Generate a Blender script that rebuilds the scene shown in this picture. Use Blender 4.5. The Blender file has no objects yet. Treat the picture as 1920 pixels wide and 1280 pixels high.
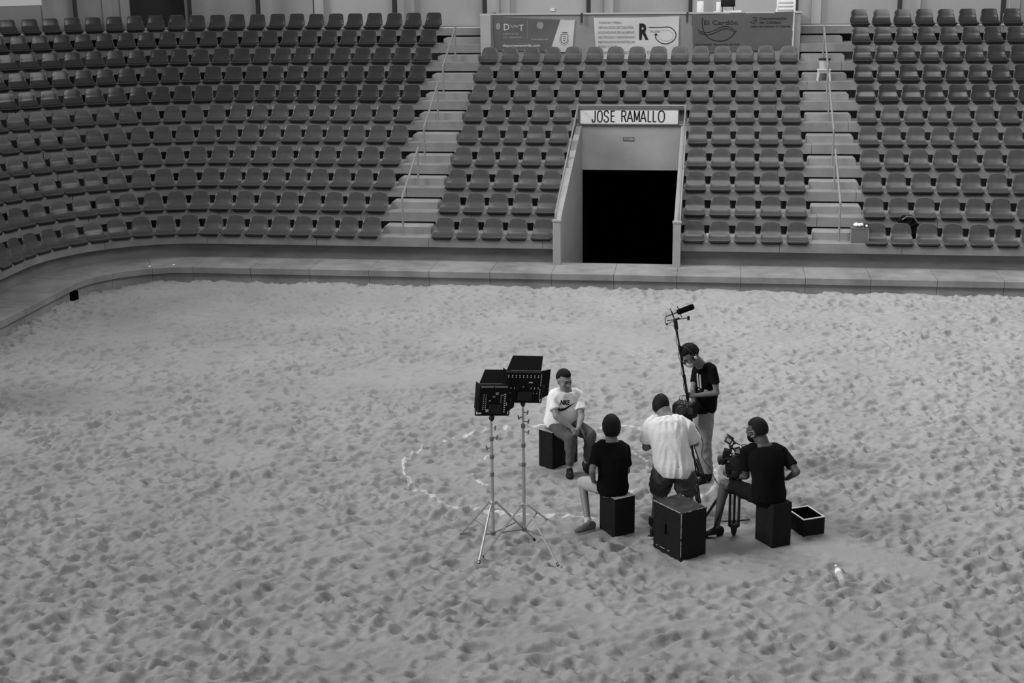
import bpy, bmesh, math, random
import numpy as np
from mathutils import Vector, Matrix, noise
from mathutils.bvhtree import BVHTree

R = math.radians
V = Vector
rnd = random.Random(7)
sc = bpy.context.scene
COL = sc.collection

# ------------------------------------------------------------------ camera, light, exposure
F_PX, PITCH, YAW, ROLL = 2667.0, 0.2638, 0.1432, -0.0128
CAM = V((0, 0, 6.45))
FW = V((-math.sin(YAW) * math.cos(PITCH), math.cos(YAW) * math.cos(PITCH), -math.sin(PITCH)))
RT0 = V((math.cos(YAW), math.sin(YAW), 0)); UP0 = RT0.cross(FW)
RT = RT0 * math.cos(ROLL) + UP0 * math.sin(ROLL)
UP = -RT0 * math.sin(ROLL) + UP0 * math.cos(ROLL)
cam_data = bpy.data.cameras.new('camera'); cam = bpy.data.objects.new('camera', cam_data); COL.objects.link(cam)
cam_data.sensor_width = 36; cam_data.lens = 36 * F_PX / 1920; cam_data.clip_end = 200
m = Matrix((RT, UP, -FW)).transposed().to_4x4(); m.translation = CAM
cam.matrix_world = m; sc.camera = cam

world = bpy.data.worlds.new('world'); sc.world = world; world.use_nodes = True
bg = world.node_tree.nodes['Background']; bg.inputs[0].default_value = (1, 1, 1, 1); bg.inputs[1].default_value = 0.34
sun_d = bpy.data.lights.new('sun', 'SUN'); sun_d.energy = 2.2; sun_d.angle = R(16)
sun = bpy.data.objects.new('sun', sun_d); COL.objects.link(sun)
sun.rotation_euler = V((0.88, 0.36, -0.62)).to_track_quat('-Z', 'Y').to_euler()
ar_d = bpy.data.lights.new('sand_fill_light', 'AREA'); ar_d.shape = 'RECTANGLE'; ar_d.size = 12; ar_d.size_y = 9; ar_d.energy = 1750
ar = bpy.data.objects.new('sand_fill_light', ar_d); COL.objects.link(ar); ar.location = (1.0, 24.0, 13.0); ar.rotation_euler = (R(8), R(-6), 0)  # added overhead fill that brightens the middle of the sand
sc.view_settings.view_transform = 'Standard'; sc.view_settings.look = 'None'
sc.view_settings.gamma = 1; sc.view_settings.use_curve_mapping = False
sc.view_settings.exposure = 0.0

# ------------------------------------------------------------------ helpers
def ray(x, y): return FW + RT * ((x - 960) / F_PX) - UP * ((y - 640) / F_PX)
def at(x, y, Y):
    d = ray(x, y); return CAM + d * (Y / d.y)
def gnd(x, y, z=0.0):
    d = ray(x, y); return CAM + d * ((z - CAM.z) / d.z)
def bone(p, x, y, L, s=-1):
    """joint seen towards (x, y) at bone length L from joint p; s = -1 the nearer solution, +1 the farther"""
    d = ray(x, y).normalized(); w = CAM - p
    b = w.dot(d); c = w.dot(w) - L * L; q = b * b - c
    if q < 0: return p + (CAM + d * (-b) - p).normalized() * L
    return CAM + d * (-b + s * math.sqrt(q))

MATS = {}
def mat(name, c, rough=0.8, spec=0.3, var=0.0, scale=8.0, bump=0.0, bscale=60.0, metal=0.0, streak=None, coat=0.0):
    if name in MATS: return MATS[name]
    m = bpy.data.materials.new(name); m.use_nodes = True; MATS[name] = m
    nt = m.node_tree; b = nt.nodes['Principled BSDF']
    b.inputs['Base Color'].default_value = (c, c, c, 1); b.inputs['Roughness'].default_value = rough
    b.inputs['Specular IOR Level'].default_value = spec; b.inputs['Metallic'].default_value = metal
    b.inputs['Coat Weight'].default_value = coat; b.inputs['Coat Roughness'].default_value = 0.15
    tc = nt.nodes.new('ShaderNodeTexCoord')
    src = tc.outputs['Object']
    if var > 0:
        mp = nt.nodes.new('ShaderNodeMapping'); nt.links.new(src, mp.inputs[0])
        if streak: mp.inputs['Scale'].default_value = streak
        n = nt.nodes.new('ShaderNodeTexNoise'); n.inputs['Scale'].default_value = scale; n.inputs['Detail'].default_value = 6
        n.inputs['Roughness'].default_value = 0.6
        nt.links.new(mp.outputs[0], n.inputs['Vector'])
        r = nt.nodes.new('ShaderNodeMapRange'); r.inputs[1].default_value = 0.3; r.inputs[2].default_value = 0.7
        r.inputs[3].default_value = 1 - var; r.inputs[4].default_value = 1 + var
        nt.links.new(n.outputs[0], r.inputs[0])
        mx = nt.nodes.new('ShaderNodeVectorMath'); mx.operation = 'SCALE'; mx.inputs[0].default_value = (c, c, c)
        nt.links.new(r.outputs[0], mx.inputs['Scale']); nt.links.new(mx.outputs[0], b.inputs['Base Color'])
    if bump > 0:
        n2 = nt.nodes.new('ShaderNodeTexNoise'); n2.inputs['Scale'].default_value = bscale; n2.inputs['Detail'].default_value = 4
        nt.links.new(src, n2.inputs['Vector'])
        bp = nt.nodes.new('ShaderNodeBump'); bp.inputs['Strength'].default_value = 1; bp.inputs['Distance'].default_value = bump
        nt.links.new(n2.outputs[0], bp.inputs['Height']); nt.links.new(bp.outputs[0], b.inputs['Normal'])
    return m

M = dict(
    concrete=mat('concrete', 0.235, 0.9, 0.2, 0.16, 1.3, 0.002, 40),
    slab=mat('slab_concrete', 0.205, 0.9, 0.2, 0.2, 2.0, 0.002, 40),
    riser=mat('riser_concrete', 0.17, 0.9, 0.2, 0.25, 1.2, 0.002, 40, streak=(1, 1, 4)),
    kerb=mat('kerb_concrete', 0.215, 0.9, 0.2, 0.30, 1.4, 0.003, 40),
    step=mat('step_concrete', 0.25, 0.9, 0.2, 0.12, 3.0, 0.002, 40),
    plaster=mat('plaster', 0.36, 0.9, 0.2, 0.07, 1.5),
    plaster_light=mat('plaster_light', 0.43, 0.9, 0.2, 0.05, 1.5),
    plaster_dark=mat('plaster_dark', 0.24, 0.9, 0.2, 0.07, 1.5),
    portal=mat('portal_concrete', 0.30, 0.9, 0.2, 0.10, 1.8, 0.002, 40),
    tunnel=mat('unlit_hollow_black', 0.003, 1.0, 0.0),  # colour itself carries the darkness of the unlit tunnel and holes
    dark_metal=mat('dark_metal', 0.03, 0.5, 0.4, metal=0.0),
    rail=mat('galvanised_pipe', 0.27, 0.45, 0.5, 0.1, 6, metal=0.3),
    steel=mat('polished_steel', 0.52, 0.33, 0.5, 0.06, 6, metal=0.75),
    steel_dark=mat('worn_steel', 0.2, 0.4, 0.5, metal=0.6),
    black_plastic=mat('black_plastic', 0.012, 0.5, 0.3),
    black_matte=mat('black_matte', 0.008, 0.8, 0.15),
    foam=mat('black_foam', 0.006, 1.0, 0.0, bump=0.004, bscale=200),
    seat_rim=mat('rim_highlight_plastic', 0.115, 0.35, 0.6, 0.15, 9),  # paler colour paints the gloss highlight along the seat rims
    seat_round=mat('moulded_plastic', 0.046, 0.38, 0.45, 0.12, 5),
    seat_square=mat('dark_moulded_plastic', 0.018, 0.27, 0.55, 0.12, 5),
    bracket=mat('bracket_shadow_black', 0.02, 0.7, 0.2),
    wood_black=mat('black_painted_wood', 0.008, 0.75, 0.18, 0.3, 12, 0.001, 30),
    wood_raw=mat('raw_wood', 0.40, 0.8, 0.2, 0.2, 10),
    wood_top=mat('dusty_black_wood', 0.035, 0.85, 0.2, 0.6, 9, 0.001, 30),
    old_white=mat('old_white_plastic', 0.46, 0.6, 0.3, 0.15, 9),
    wood_pale=mat('sandy_wood', 0.33, 0.85, 0.2, 0.3, 9, 0.001, 30),
    white=mat('white_plastic', 0.8, 0.5, 0.4),
    white_paper=mat('white_paper', 0.75, 0.8, 0.2),
    ink=mat('black_ink', 0.015, 0.8, 0.2),
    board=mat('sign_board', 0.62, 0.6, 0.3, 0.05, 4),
    skin=mat('skin', 0.17, 0.55, 0.35, 0.08, 14),
    skin_light=mat('skin_light', 0.22, 0.55, 0.35, 0.08, 14),
    skin_dark=mat('skin_dark', 0.075, 0.5, 0.35, 0.08, 14),
    hair=mat('black_hair', 0.006, 0.7, 0.2, bump=0.003, bscale=160),
    eye=mat('dark_eye', 0.015, 0.3, 0.5),
    lips=mat('lips', 0.09, 0.5, 0.3),
    shirt_white=mat('white_cotton', 0.78, 0.9, 0.15, 0.03, 6, 0.001, 300),
    shirt_black=mat('black_cotton', 0.006, 0.95, 0.08, 0.1, 6),
    shorts_grey=mat('grey_denim', 0.075, 0.9, 0.15, 0.2, 10, 0.001, 200),
    shorts_dark=mat('dark_cloth', 0.012, 0.9, 0.1, 0.1, 8),
    shorts_light=mat('light_cotton', 0.33, 0.9, 0.15, 0.05, 6),
    trousers=mat('light_grey_trousers', 0.23, 0.9, 0.15, 0.10, 9),
    legging=mat('grey_trousers', 0.085, 0.9, 0.15, 0.15, 9),
    shoe_dark=mat('dark_shoe', 0.010, 0.7, 0.2),
    shoe_grey=mat('grey_shoe', 0.12, 0.8, 0.2),
    sock=mat('white_sock', 0.5, 0.9, 0.1),
    mask=mat('white_mask', 0.6, 0.9, 0.1),
    glass=None, lens=mat('lens_glass', 0.02, 0.05, 0.8),
    chalk=mat('chalk', 0.50, 1.0, 0.0, 0.15, 20),
    screen=mat('monitor_screen', 0.25, 0.15, 0.6),
    banner_grey=mat('banner_grey', 0.105, 0.7, 0.25, 0.06, 2),
    banner_light=mat('banner_light', 0.50, 0.7, 0.25, 0.04, 2),
    banner_dark=mat('banner_dark', 0.095, 0.7, 0.25, 0.08, 2),
    print_light=mat('print_light', 0.50, 0.8, 0.1), print_mid=mat('print_mid', 0.26, 0.8, 0.1),
    print_pale=mat('print_pale', 0.30, 0.8, 0.1), print_dark=mat('print_dark', 0.02, 0.8, 0.1),
    print_deep=mat('print_deep', 0.035, 0.8, 0.1),
)
def clear_plastic(name, c, alpha, rough=0.1):
    m = mat(name, c, rough, 0.5); m.node_tree.nodes['Principled BSDF'].inputs['Alpha'].default_value = alpha; return m
M['glass'] = clear_plastic('clear_plastic', 0.7, 0.35)
M['crate'] = clear_plastic('smoky_plastic', 0.16, 0.7)

def orth(d):
    d = d.normalized(); a = V((0, 0, 1)) if abs(d.z) < 0.9 else V((0, 1, 0))
    x = d.cross(a).normalized(); return x, x.cross(d).normalized()

class MB:
    def __init__(s): s.v = []; s.f = []; s.m = []
    def add(s, vs, fs, mi=0):
        o = len(s.v); s.v += [tuple(v) for v in vs]; s.f += [tuple(i + o for i in f) for f in fs]; s.m += [mi] * len(fs)
    def box(s, c, size, rot=None, mi=0, bevel=0.0):
        c = V(c); hx, hy, hz = size[0] / 2, size[1] / 2, size[2] / 2
        if bevel > 0:
            bm = bmesh.new(); bmesh.ops.create_cube(bm, size=1)
            for v in bm.verts: v.co = V((v.co.x * size[0], v.co.y * size[1], v.co.z * size[2]))
            bmesh.ops.bevel(bm, geom=bm.edges[:], offset=bevel, segments=2, affect='EDGES', profile=0.5)
            bm.verts.index_update()
            vs = [v.co.copy() for v in bm.verts]; fs = [[v.index for v in f.verts] for f in bm.faces]; bm.free()
        else:
            vs = [V((x * hx, y * hy, z * hz)) for z in (-1, 1) for y in (-1, 1) for x in (-1, 1)]
            fs = [(0, 2, 3, 1), (4, 5, 7, 6), (0, 1, 5, 4), (2, 6, 7, 3), (0, 4, 6, 2), (1, 3, 7, 5)]
        if rot is not None: vs = [rot @ v for v in vs]
        s.add([c + v for v in vs], fs, mi); return s
    def prism(s, poly, ext, mi=0):
        """closed polygon (3d points) extruded along ext"""
        n = len(poly); poly = [V(p) for p in poly]; ext = V(ext)
        s.add(poly + [p + ext for p in poly], [tuple(range(n))[::-1], tuple(range(n, 2 * n))] + [(i, (i + 1) % n, n + (i + 1) % n, n + i) for i in range(n)], mi); return s
    def tube(s, pts, rad, seg=10, mi=0, squash=None, cap=True):
        pts = [V(p) for p in pts]
        if not isinstance(rad, (list, tuple)): rad = [rad] * len(pts)
        n = len(pts); x = None; vs = []
        for i, p in enumerate(pts):
            d = (pts[min(i + 1, n - 1)] - pts[max(i - 1, 0)]).normalized()
            if x is None: x, y = orth(d)
            x = (x - d * x.dot(d)).normalized(); y = d.cross(x)
            for k in range(seg):
                a = 2 * math.pi * k / seg
                o = x * math.cos(a) * rad[i] + y * math.sin(a) * rad[i]
                if squash: o = o + squash[0] * (o.dot(squash[0]) * (squash[1] - 1))
                vs.append(p + o)
        fs = [(i * seg + k, i * seg + (k + 1) % seg, (i + 1) * seg + (k + 1) % seg, (i + 1) * seg + k) for i in range(n - 1) for k in range(seg)]
        if cap: fs += [tuple(range(seg))[::-1], tuple(range((n - 1) * seg, n * seg))]
        s.add(vs, fs, mi); return s
    def loft(s, rings, seg=20, p=2.3, mi=0):
        """rings: (centre, right, fwd, a, b)"""
        vs = []
        for c, r, f, a, b in rings:
            for k in range(seg):
                t = 2 * math.pi * k / seg; ct, st = math.cos(t), math.sin(t)
                e = 2.0 / p
                vs.append(V(c) + r * (math.copysign(abs(ct) ** e, ct) * a) + f * (math.copysign(abs(st) ** e, st) * b))
        n = len(rings)
        fs = [(i * seg + k, i * seg + (k + 1) % seg, (i + 1) * seg + (k + 1) % seg, (i + 1) * seg + k) for i in range(n - 1) for k in range(seg)]
        fs += [tuple(range(seg))[::-1], tuple(range((n - 1) * seg, n * seg))]
        s.add(vs, fs, mi); return s
    def ell(s, c, ax, mi=0, seg=14, rings=9):
        """ax: three axis vectors already scaled by the radii"""
        c = V(c); ax = [V(a) for a in ax]; vs = []
        for i in range(1, rings):
            t = math.pi * i / rings
            for k in range(seg):
                a = 2 * math.pi * k / seg
                vs.append(c + ax[0] * (math.sin(t) * math.cos(a)) + ax[1] * (math.sin(t) * math.sin(a)) + ax[2] * math.cos(t))
        nb = len(vs); vs += [c + ax[2], c - ax[2]]
        fs = [(i * seg + k, (i + 1) * seg + k, (i + 1) * seg + (k + 1) % seg, i * seg + (k + 1) % seg) for i in range(rings - 2) for k in range(seg)]
        fs += [(nb, k, (k + 1) % seg) for k in range(seg)] + [(nb + 1, (rings - 2) * seg + (k + 1) % seg, (rings - 2) * seg + k) for k in range(seg)]
        s.add(vs, fs, mi); return s
    def ball(s, c, r, mi=0, seg=12, rings=8): return s.ell(c, [(r, 0, 0), (0, r, 0), (0, 0, r)], mi, seg, rings)
    def lathe(s, c, prof, axis=V((0, 0, 1)), seg=20, mi=0):
        x, y = orth(axis); ax = axis.normalized(); n = len(prof); vs = []
        for r, h in prof:
            for k in range(seg):
                a = 2 * math.pi * k / seg; vs.append(V(c) + ax * h + x * (r * math.cos(a)) + y * (r * math.sin(a)))
        fs = [(i * seg + k, i * seg + (k + 1) % seg, (i + 1) * seg + (k + 1) % seg, (i + 1) * seg + k) for i in range(n - 1) for k in range(seg)]
        fs += [tuple(range(seg))[::-1], tuple(range((n - 1) * seg, n * seg))]
        s.add(vs, fs, mi); return s
    def mesh(s, name, mats, smooth=False):
        me = bpy.data.meshes.new(name); me.from_pydata(s.v, [], s.f)
        if not isinstance(mats, (list, tuple)): mats = [mats]
        for m in mats: me.materials.append(m)
        if len(mats) > 1: me.polygons.foreach_set('material_index', s.m)
        bm = bmesh.new(); bm.from_mesh(me); bmesh.ops.recalc_face_normals(bm, faces=bm.faces[:]); bm.to_mesh(me); bm.free()
        if smooth:
            me.polygons.foreach_set('use_smooth', [True] * len(me.polygons))
            me.set_sharp_from_angle(angle=R(smooth if smooth is not True else 50))
        me.update(); return me
    def build(s, name, mats, parent=None, smooth=False, origin=None):
        return link(name, s.mesh(name, mats, smooth), parent, origin)

def link(name, me, parent=None, origin=None):
    if origin is not None and parent is None:
        origin = V(origin); me.transform(Matrix.Translation(-origin))
    o = bpy.data.objects.new(name, me); COL.objects.link(o)
    if origin is not None and parent is None: o.location = origin
    if parent is not None:
        o.parent = parent
        o.matrix_parent_inverse = WM(parent).inverted()
    return o
def WM(o):
    mm = Matrix.Translation(o.location) @ o.rotation_euler.to_matrix().to_4x4() @ Matrix.Diagonal(o.scale.to_4d())
    if o.parent is not None: mm = WM(o.parent) @ o.matrix_parent_inverse @ mm
    return mm
def tag(o, label=None, cat=None, group=None, kind=None):
    if label: o['label'] = label
    if cat: o['category'] = cat
    if group: o['group'] = group
    if kind: o['kind'] = kind
    return o
def empty(name, loc, label=None, cat=None, group=None, kind=None, parent=None):
    o = bpy.data.objects.new(name, None); COL.objects.link(o); o.location = loc; o.empty_display_size = 0.1
    if parent: o.parent = parent; o.matrix_parent_inverse = WM(parent).inverted()
    return tag(o, label, cat, group, kind)

def evaluated(o, name, mats, smooth=True):
    dg = bpy.context.evaluated_depsgraph_get(); dg.update()
    me = bpy.data.meshes.new_from_object(o.evaluated_get(dg), depsgraph=dg)
    me.name = name; me.materials.clear()
    for m in (mats if isinstance(mats, (list, tuple)) else [mats]): me.materials.append(m)
    if smooth: me.polygons.foreach_set('use_smooth', [True] * len(me.polygons))
    d = o.data; bpy.data.objects.remove(o); bpy.data.meshes.remove(d); return me
def remesh(mb, name, mats, voxel=0.009, smooth=4):
    me = mb.mesh('tmp', []); o = bpy.data.objects.new('tmp', me); COL.objects.link(o)
    r = o.modifiers.new('r', 'REMESH'); r.mode = 'VOXEL'; r.voxel_size = voxel
    if smooth:
        s = o.modifiers.new('s', 'SMOOTH'); s.factor = 0.5; s.iterations = smooth
    out = evaluated(o, name, mats); return out
def wrinkle(me, amp, freq, stretch=(1, 1, 1), fade=None):
    nv = len(me.vertices); co = np.empty(nv * 3, 'f'); no = np.empty(nv * 3, 'f')
    me.vertices.foreach_get('co', co); me.vertices.foreach_get('normal', no); co = co.reshape(-1, 3); no = no.reshape(-1, 3)
    for i in range(nv):
        c = co[i]
        h = noise.noise(V((c[0] * freq * stretch[0], c[1] * freq * stretch[1], c[2] * freq * stretch[2])))
        h = 0.5 - abs(h) * 1.6
        co[i] += no[i] * (amp * h)
    me.vertices.foreach_set('co', co.ravel()); me.update(); return me

def text_mesh(s, size, width=None, bold=False, shear=0.0, offset=0.0):
    """lettering as a flat mesh in local X (right) / Y (up), origin at its lower left"""
    c = bpy.data.curves.new('txt', 'FONT'); c.body = s; c.size = size; c.shear = shear; c.offset = offset; c.resolution_u = 3
    o = bpy.data.objects.new('txt', c); COL.objects.link(o)
    dg = bpy.context.evaluated_depsgraph_get(); dg.update()
    me = bpy.data.meshes.new_from_object(o.evaluated_get(dg)); bpy.data.objects.remove(o); bpy.data.curves.remove(c)
    vs = [v.co.copy() for v in me.vertices]; fs = [tuple(p.vertices) for p in me.polygons]; bpy.data.meshes.remove(me)
    if vs:
        x0 = min(v.x for v in vs); x1 = max(v.x for v in vs); k = (width / (x1 - x0)) if width else 1
        for v in vs: v.x = (v.x - x0) * k; v.z = 0
    return vs, fs
def put_text(mb, s, size, P, right=V((1, 0, 0)), up=V((0, 0, 1)), width=None, mi=0, offset=0.0, shear=0.0):
    vs, fs = text_mesh(s, size, width, offset=offset, shear=shear)
    mb.add([V(P) + right * v.x + up * v.y for v in vs], fs, mi)
def ribbon(mb, pts, w, right=V((1, 0, 0)), up=V((0, 0, 1)), P=V((0, 0, 0)), mi=0):
    """flat stroke through 2d points"""
    n = len(pts); vs = []
    for i, (x, y) in enumerate(pts):
        a = V(pts[max(i - 1, 0)]); b = V(pts[min(i + 1, n - 1)]); d = (b - a).normalized(); nn = V((-d.y, d.x))
        ww = w if not isinstance(w, (list, tuple)) else w[i]
        for sgn in (-1, 1):
            q = V((x, y)) + nn * (sgn * ww / 2); vs.append(V(P) + right * q.x + up * q.y)
    mb.add(vs, [(2 * i, 2 * i + 1, 2 * i + 3, 2 * i + 2) for i in range(n - 1)], mi)
def bez(pts, n=8):
    """catmull-rom through 2d or 3d points"""
    P = [V(p) for p in pts]; P = [2 * P[0] - P[1]] + P + [2 * P[-1] - P[-2]]; out = []
    for i in range(1, len(P) - 2):
        for k in range(n):
            t = k / n
            out.append(0.5 * ((2 * P[i]) + (P[i + 1] - P[i - 1]) * t + (2 * P[i - 1] - 5 * P[i] + 4 * P[i + 1] - P[i + 2]) * t * t + (3 * P[i] - P[i - 1] - 3 * P[i + 1] + P[i + 2]) * t ** 3))
    out.append(P[-2]); return out

# ------------------------------------------------------------------ the stand: offset curves of a rounded corner
D0, RUN, RISE, Z0 = 28.61, 0.816, 0.3888, 0.833
XC, RAD = -10.66, 2.75; YC = D0 - RAD
XR = 13.0
def nose_z(k): return Z0 + RISE * k
def pos(t, n):
    """t: metres along the bottom nose line, 0 at the corner's start (x = XC), positive to the right; n: metres behind the bottom nose. Returns point, inward tangent (pointing right) and outward normal"""
    arc = RAD * math.pi / 2
    if t >= 0: return V((XC + t, D0 + n, 0)), V((1, 0, 0)), V((0, 1, 0))
    if t > -arc:
        a = -t / RAD; nn = V((-math.sin(a), math.cos(a), 0)); return V((XC, YC, 0)) + nn * (RAD + n), V((math.cos(a), math.sin(a), 0)), nn
    return V((XC - RAD - n, YC + (t + arc), 0)), V((0, 1, 0)), V((-1, 0, 0))
ARC = RAD * math.pi / 2
def tx(x): return x - XC
def sweep(mb, section, t0, t1, n0, z0, mi=0):
    """section: (n, z) polygon swept from t0 to t1"""
    ts = [t0]
    if t0 < 0 and t1 > -ARC:
        a0, a1 = max(t0, -ARC), min(t1, 0); k = max(1, int((a1 - a0) / 0.14))
        ts += [a0 + (a1 - a0) * i / k for i in range(k + 1)]
    ts.append(t1); ts = [t for i, t in enumerate(ts) if i == 0 or t - ts[i - 1] > 1e-5]
    m_ = len(section); vs = []
    for t in ts:
        for n, z in section:
            p, _, _ = pos(t, n0 + n); vs.append((p.x, p.y, z0 + z))
    fs = [(i * m_ + j, i * m_ + (j + 1) % m_, (i + 1) * m_ + (j + 1) % m_, (i + 1) * m_ + j) for i in range(len(ts) - 1) for j in range(m_)]
    fs += [tuple(range(m_)), tuple(range((len(ts) - 1) * m_, len(ts) * m_))[::-1]]
    mb.add(vs, fs, mi)

PX0, PX1 = -3.22, -0.65           # portal outer faces
BX0, BX1 = -5.87, 1.99            # booth outer faces
stand = empty('grandstand', (XC, D0, 0), kind='structure')
stand['label'] = 'concrete grandstand of eleven tiers curving round the left corner of the arena'
SEC = [(0, 0), (0.012, 0.004), (0.985, 0.004), (0.985, -0.15), (0.22, -0.15), (0.22, -0.195), (0, -0.195)]
for k in range(11):
    n0, z = k * RUN, nose_z(k)
    cuts = [-ARC - 7.5, -ARC - 5, -ARC - 2.5, -ARC, -ARC * 0.5, 0, 2.4, 4.8, 7.2, 9.6, 12, 14.4, 16.8, 20.0, tx(XR)]
    cuts = [c + (0.9 * math.sin(k * 2.1) if 0 < c < 18 else 0) for c in cuts]
    if k < 6: hole = (tx(PX0), tx(PX1))
    elif k >= 9: hole = (tx(BX0), tx(BX1))
    else: hole = None
    for a, b in zip(cuts, cuts[1:]):
        segs = [(a, b)]
        if hole:
            segs = []
            if a < hole[0]: segs.append((a, min(b, hole[0])))
            if b > hole[1]: segs.append((max(a, hole[1]), b))
        for p, q in segs:
            if q - p < 0.02: continue
            mb = MB(); sweep(mb, SEC, p + 0.004, q - 0.004, n0, z)
            mb.build('tier_slab', M['slab'], stand)
# half steps in the two stairways
for x0, x1 in ((-6.90, -5.88), (2.02, 3.03)):
    for k in range(10):
        mb = MB(); z = nose_z(k) + 0.004; y0 = D0 + k * RUN + 0.38
        zt = z + 0.150; c = 0.04
        poly = [(x0, y0, z), (x1, y0, z), (x1, y0, zt - c), (x1 - c * .3, y0, zt - c * .3), (x1 - c, y0, zt), (x0 + c, y0, zt), (x0 + c * .3, y0, zt - c * .3), (x0, y0, zt - c)]
        mb.prism(poly, (0, 0.53, 0)); mb.build('step_block', M['step'], stand)
# fill behind the joints so that nothing shows through
mb = MB()
# wall under the first tier
mb = MB(); sweep(mb, [(-0.004, 0.008), (-0.004, -0.012), (0, -0.012), (0, 0.0045), (0.10, 0.0045), (0.10, 0.008)], -ARC - 7.5, tx(BX0), 10 * RUN, nose_z(10)); sweep(mb, [(-0.004, 0.008), (-0.004, -0.012), (0, -0.012), (0, 0.0045), (0.10, 0.0045), (0.10, 0.008)], tx(BX1), tx(XR), 10 * RUN, nose_z(10)); mb.build('lit_edge_strip', M['board'], stand)  # pale strip paints in the daylight catching the top tier's edge
wall_back = MB(); ws = [(0.13, Z0 - 0.195), (0.13, -0.2), (0.40, -0.2), (0.40, Z0 - 0.195)]
for a, b in ((-ARC - 8, tx(PX0)), (tx(PX1), tx(XR))): sweep(wall_back, ws, a, b, 0, 0)
tag(wall_back.build('wall_back', M['riser']), 'plain concrete wall under the first tier of the stand', kind='structure')
# kerb ledge
kerb = empty('kerb_ledge', (XC, D0 - 0.5, 0), kind='structure'); kerb['label'] = 'wide low concrete kerb running round the sand in front of the stand'
LN, LZ = -0.93, 0.33
t = -ARC - 8.2
while t < tx(XR):
    a, b = t, min(t + 1.25, tx(XR))
    if -ARC < b < 0 or -ARC < a < 0: pass
    mb = MB(); sweep(mb, [(LN, -0.35), (LN, LZ - 0.16), (LN + 0.03, LZ - 0.165), (LN + 0.03, LZ - 0.18), (LN - 0.02, LZ - 0.15), (LN - 0.02, LZ - 0.012), (LN, LZ), (0.128, LZ), (0.128, -0.35)][::1] if False else [(LN + 0.05, -0.35), (LN + 0.05, LZ - 0.13), (LN, LZ - 0.13), (LN, LZ - 0.01), (LN + 0.012, LZ), (0.128, LZ), (0.128, -0.35)], a + 0.004, b - 0.004, 0, 0)
    mb.build('kerb_stone', M['kerb'], kerb); t += 1.25
mb = MB(); sweep(mb, [(LN + 0.09, -0.3), (LN + 0.09, LZ - 0.02), (0.12, LZ - 0.02), (0.12, -0.3)], -ARC - 8.2, tx(XR), 0, 0); mb.build('kerb_core', M['kerb'], kerb)
# drain hole in the kerb at the left
p, tv, nn = pos(-ARC - 0.02, LN - 0.004)
dp = gnd(107, 560, 0.1)
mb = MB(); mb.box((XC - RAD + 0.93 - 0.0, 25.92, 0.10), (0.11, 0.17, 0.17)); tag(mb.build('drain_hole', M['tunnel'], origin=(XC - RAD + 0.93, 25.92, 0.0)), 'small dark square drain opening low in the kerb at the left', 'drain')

# upper back wall: pilastered panels that follow the same curve
NB = 10 * RUN + 1.0
wb = empty('wall_upper', (XC, D0 + NB, nose_z(10)), kind='structure'); wb['label'] = 'pale plastered wall behind the top row of seats'
def ang(a): return -RAD * R(a)
panels = [(-ARC - 8, ang(50), 'plaster_dark', 4.5), (ang(50), ang(41), 'plaster_dark', .66), (ang(41), ang(33.5), 'plaster', .68), (ang(33.5), ang(30), 'plaster_light', .9), (ang(30), ang(24.4), 'plaster', 3), (ang(24.4), ang(23.6), 'plaster_light', 3),  # tall first panel, out of view, raised to shade the left corner
          (ang(16.4), ang(15.6), 'plaster_light', 3), (ang(15.6), 0, 'plaster', 3), (0, tx(-8.4), 'plaster_light', 3), (tx(-8.4), tx(-6), 'plaster', 3), (tx(-6), tx(-3.3), 'plaster_light', 3),
          (tx(-3.3), tx(-.7), 'plaster', 3), (tx(-.7), tx(1.93), 'plaster_light', 3), (tx(1.93), tx(4.5), 'plaster', 3), (tx(4.5), tx(7.05), 'plaster', 3), (tx(7.05), tx(9.6), 'plaster', 3), (tx(9.6), tx(XR), 'plaster', 3)]
zt = nose_z(10)
for a, b, mname, h in panels:
    mb = MB(); sweep(mb, [(0, -6.2), (0, h), (0.2, h), (0.2, -6.2)], a + 0.006, b - 0.006, NB, zt); mb.build('wall_panel', M[mname], wb)
mb = MB(); sweep(mb, [(0, -6.2), (0, -0.02), (0.2, -0.02), (0.2, -6.2)], ang(23.6), ang(16.4), NB, zt); mb.build('wall_panel', M['riser'], wb)
mb = MB(); sweep(mb, [(0.22, -6.2), (0.22, -0.06), (0.26, -0.06), (0.26, -6.2)], -ARC - 8, tx(XR), NB, zt); mb.build('added_light_backing', M['riser'], wb)  # added behind the joints to stop light leaking through
# doorway recess
mb = MB(); sweep(mb, [(0.9, -6.2), (0.9, 3), (1.0, 3), (1.0, -6.2)], ang(27), ang(13), NB, zt)
tag(mb.build('door_1', mat('door_dark', 0.03, 0.6, 0.3, 0.2, 2)), 'dark open doorway in the pale wall behind the top row', kind='structure')
mb = MB(); sweep(mb, [(0.95, -0.01), (0.95, 0.0), (1.7, 0.0), (1.7, -0.01)], -ARC - 8, tx(XR), 10 * RUN - 0.05, zt + 0.002)
tag(mb.build('floor_walkway', M['concrete']), 'narrow concrete walkway behind the top row', kind='structure')
for a in [ang(33.5), ang(24.0), ang(16.0), tx(-10.5), tx(-8.04), tx(-5.5), tx(-2.8), tx(4.9), tx(7.3), tx(2.46), ang(26.2)]:
    p, tv, nn = pos(a, NB - 0.03); rot = Matrix((tv, nn, V((0, 0, 1)))).transposed()
    mb = MB(); mb.box(p + V((0, 0, zt + 1.4)), (0.24, 0.10, 3.0), rot); mb.build('pilaster', M['plaster_light' if a > 0 else 'plaster'], wb)
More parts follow.
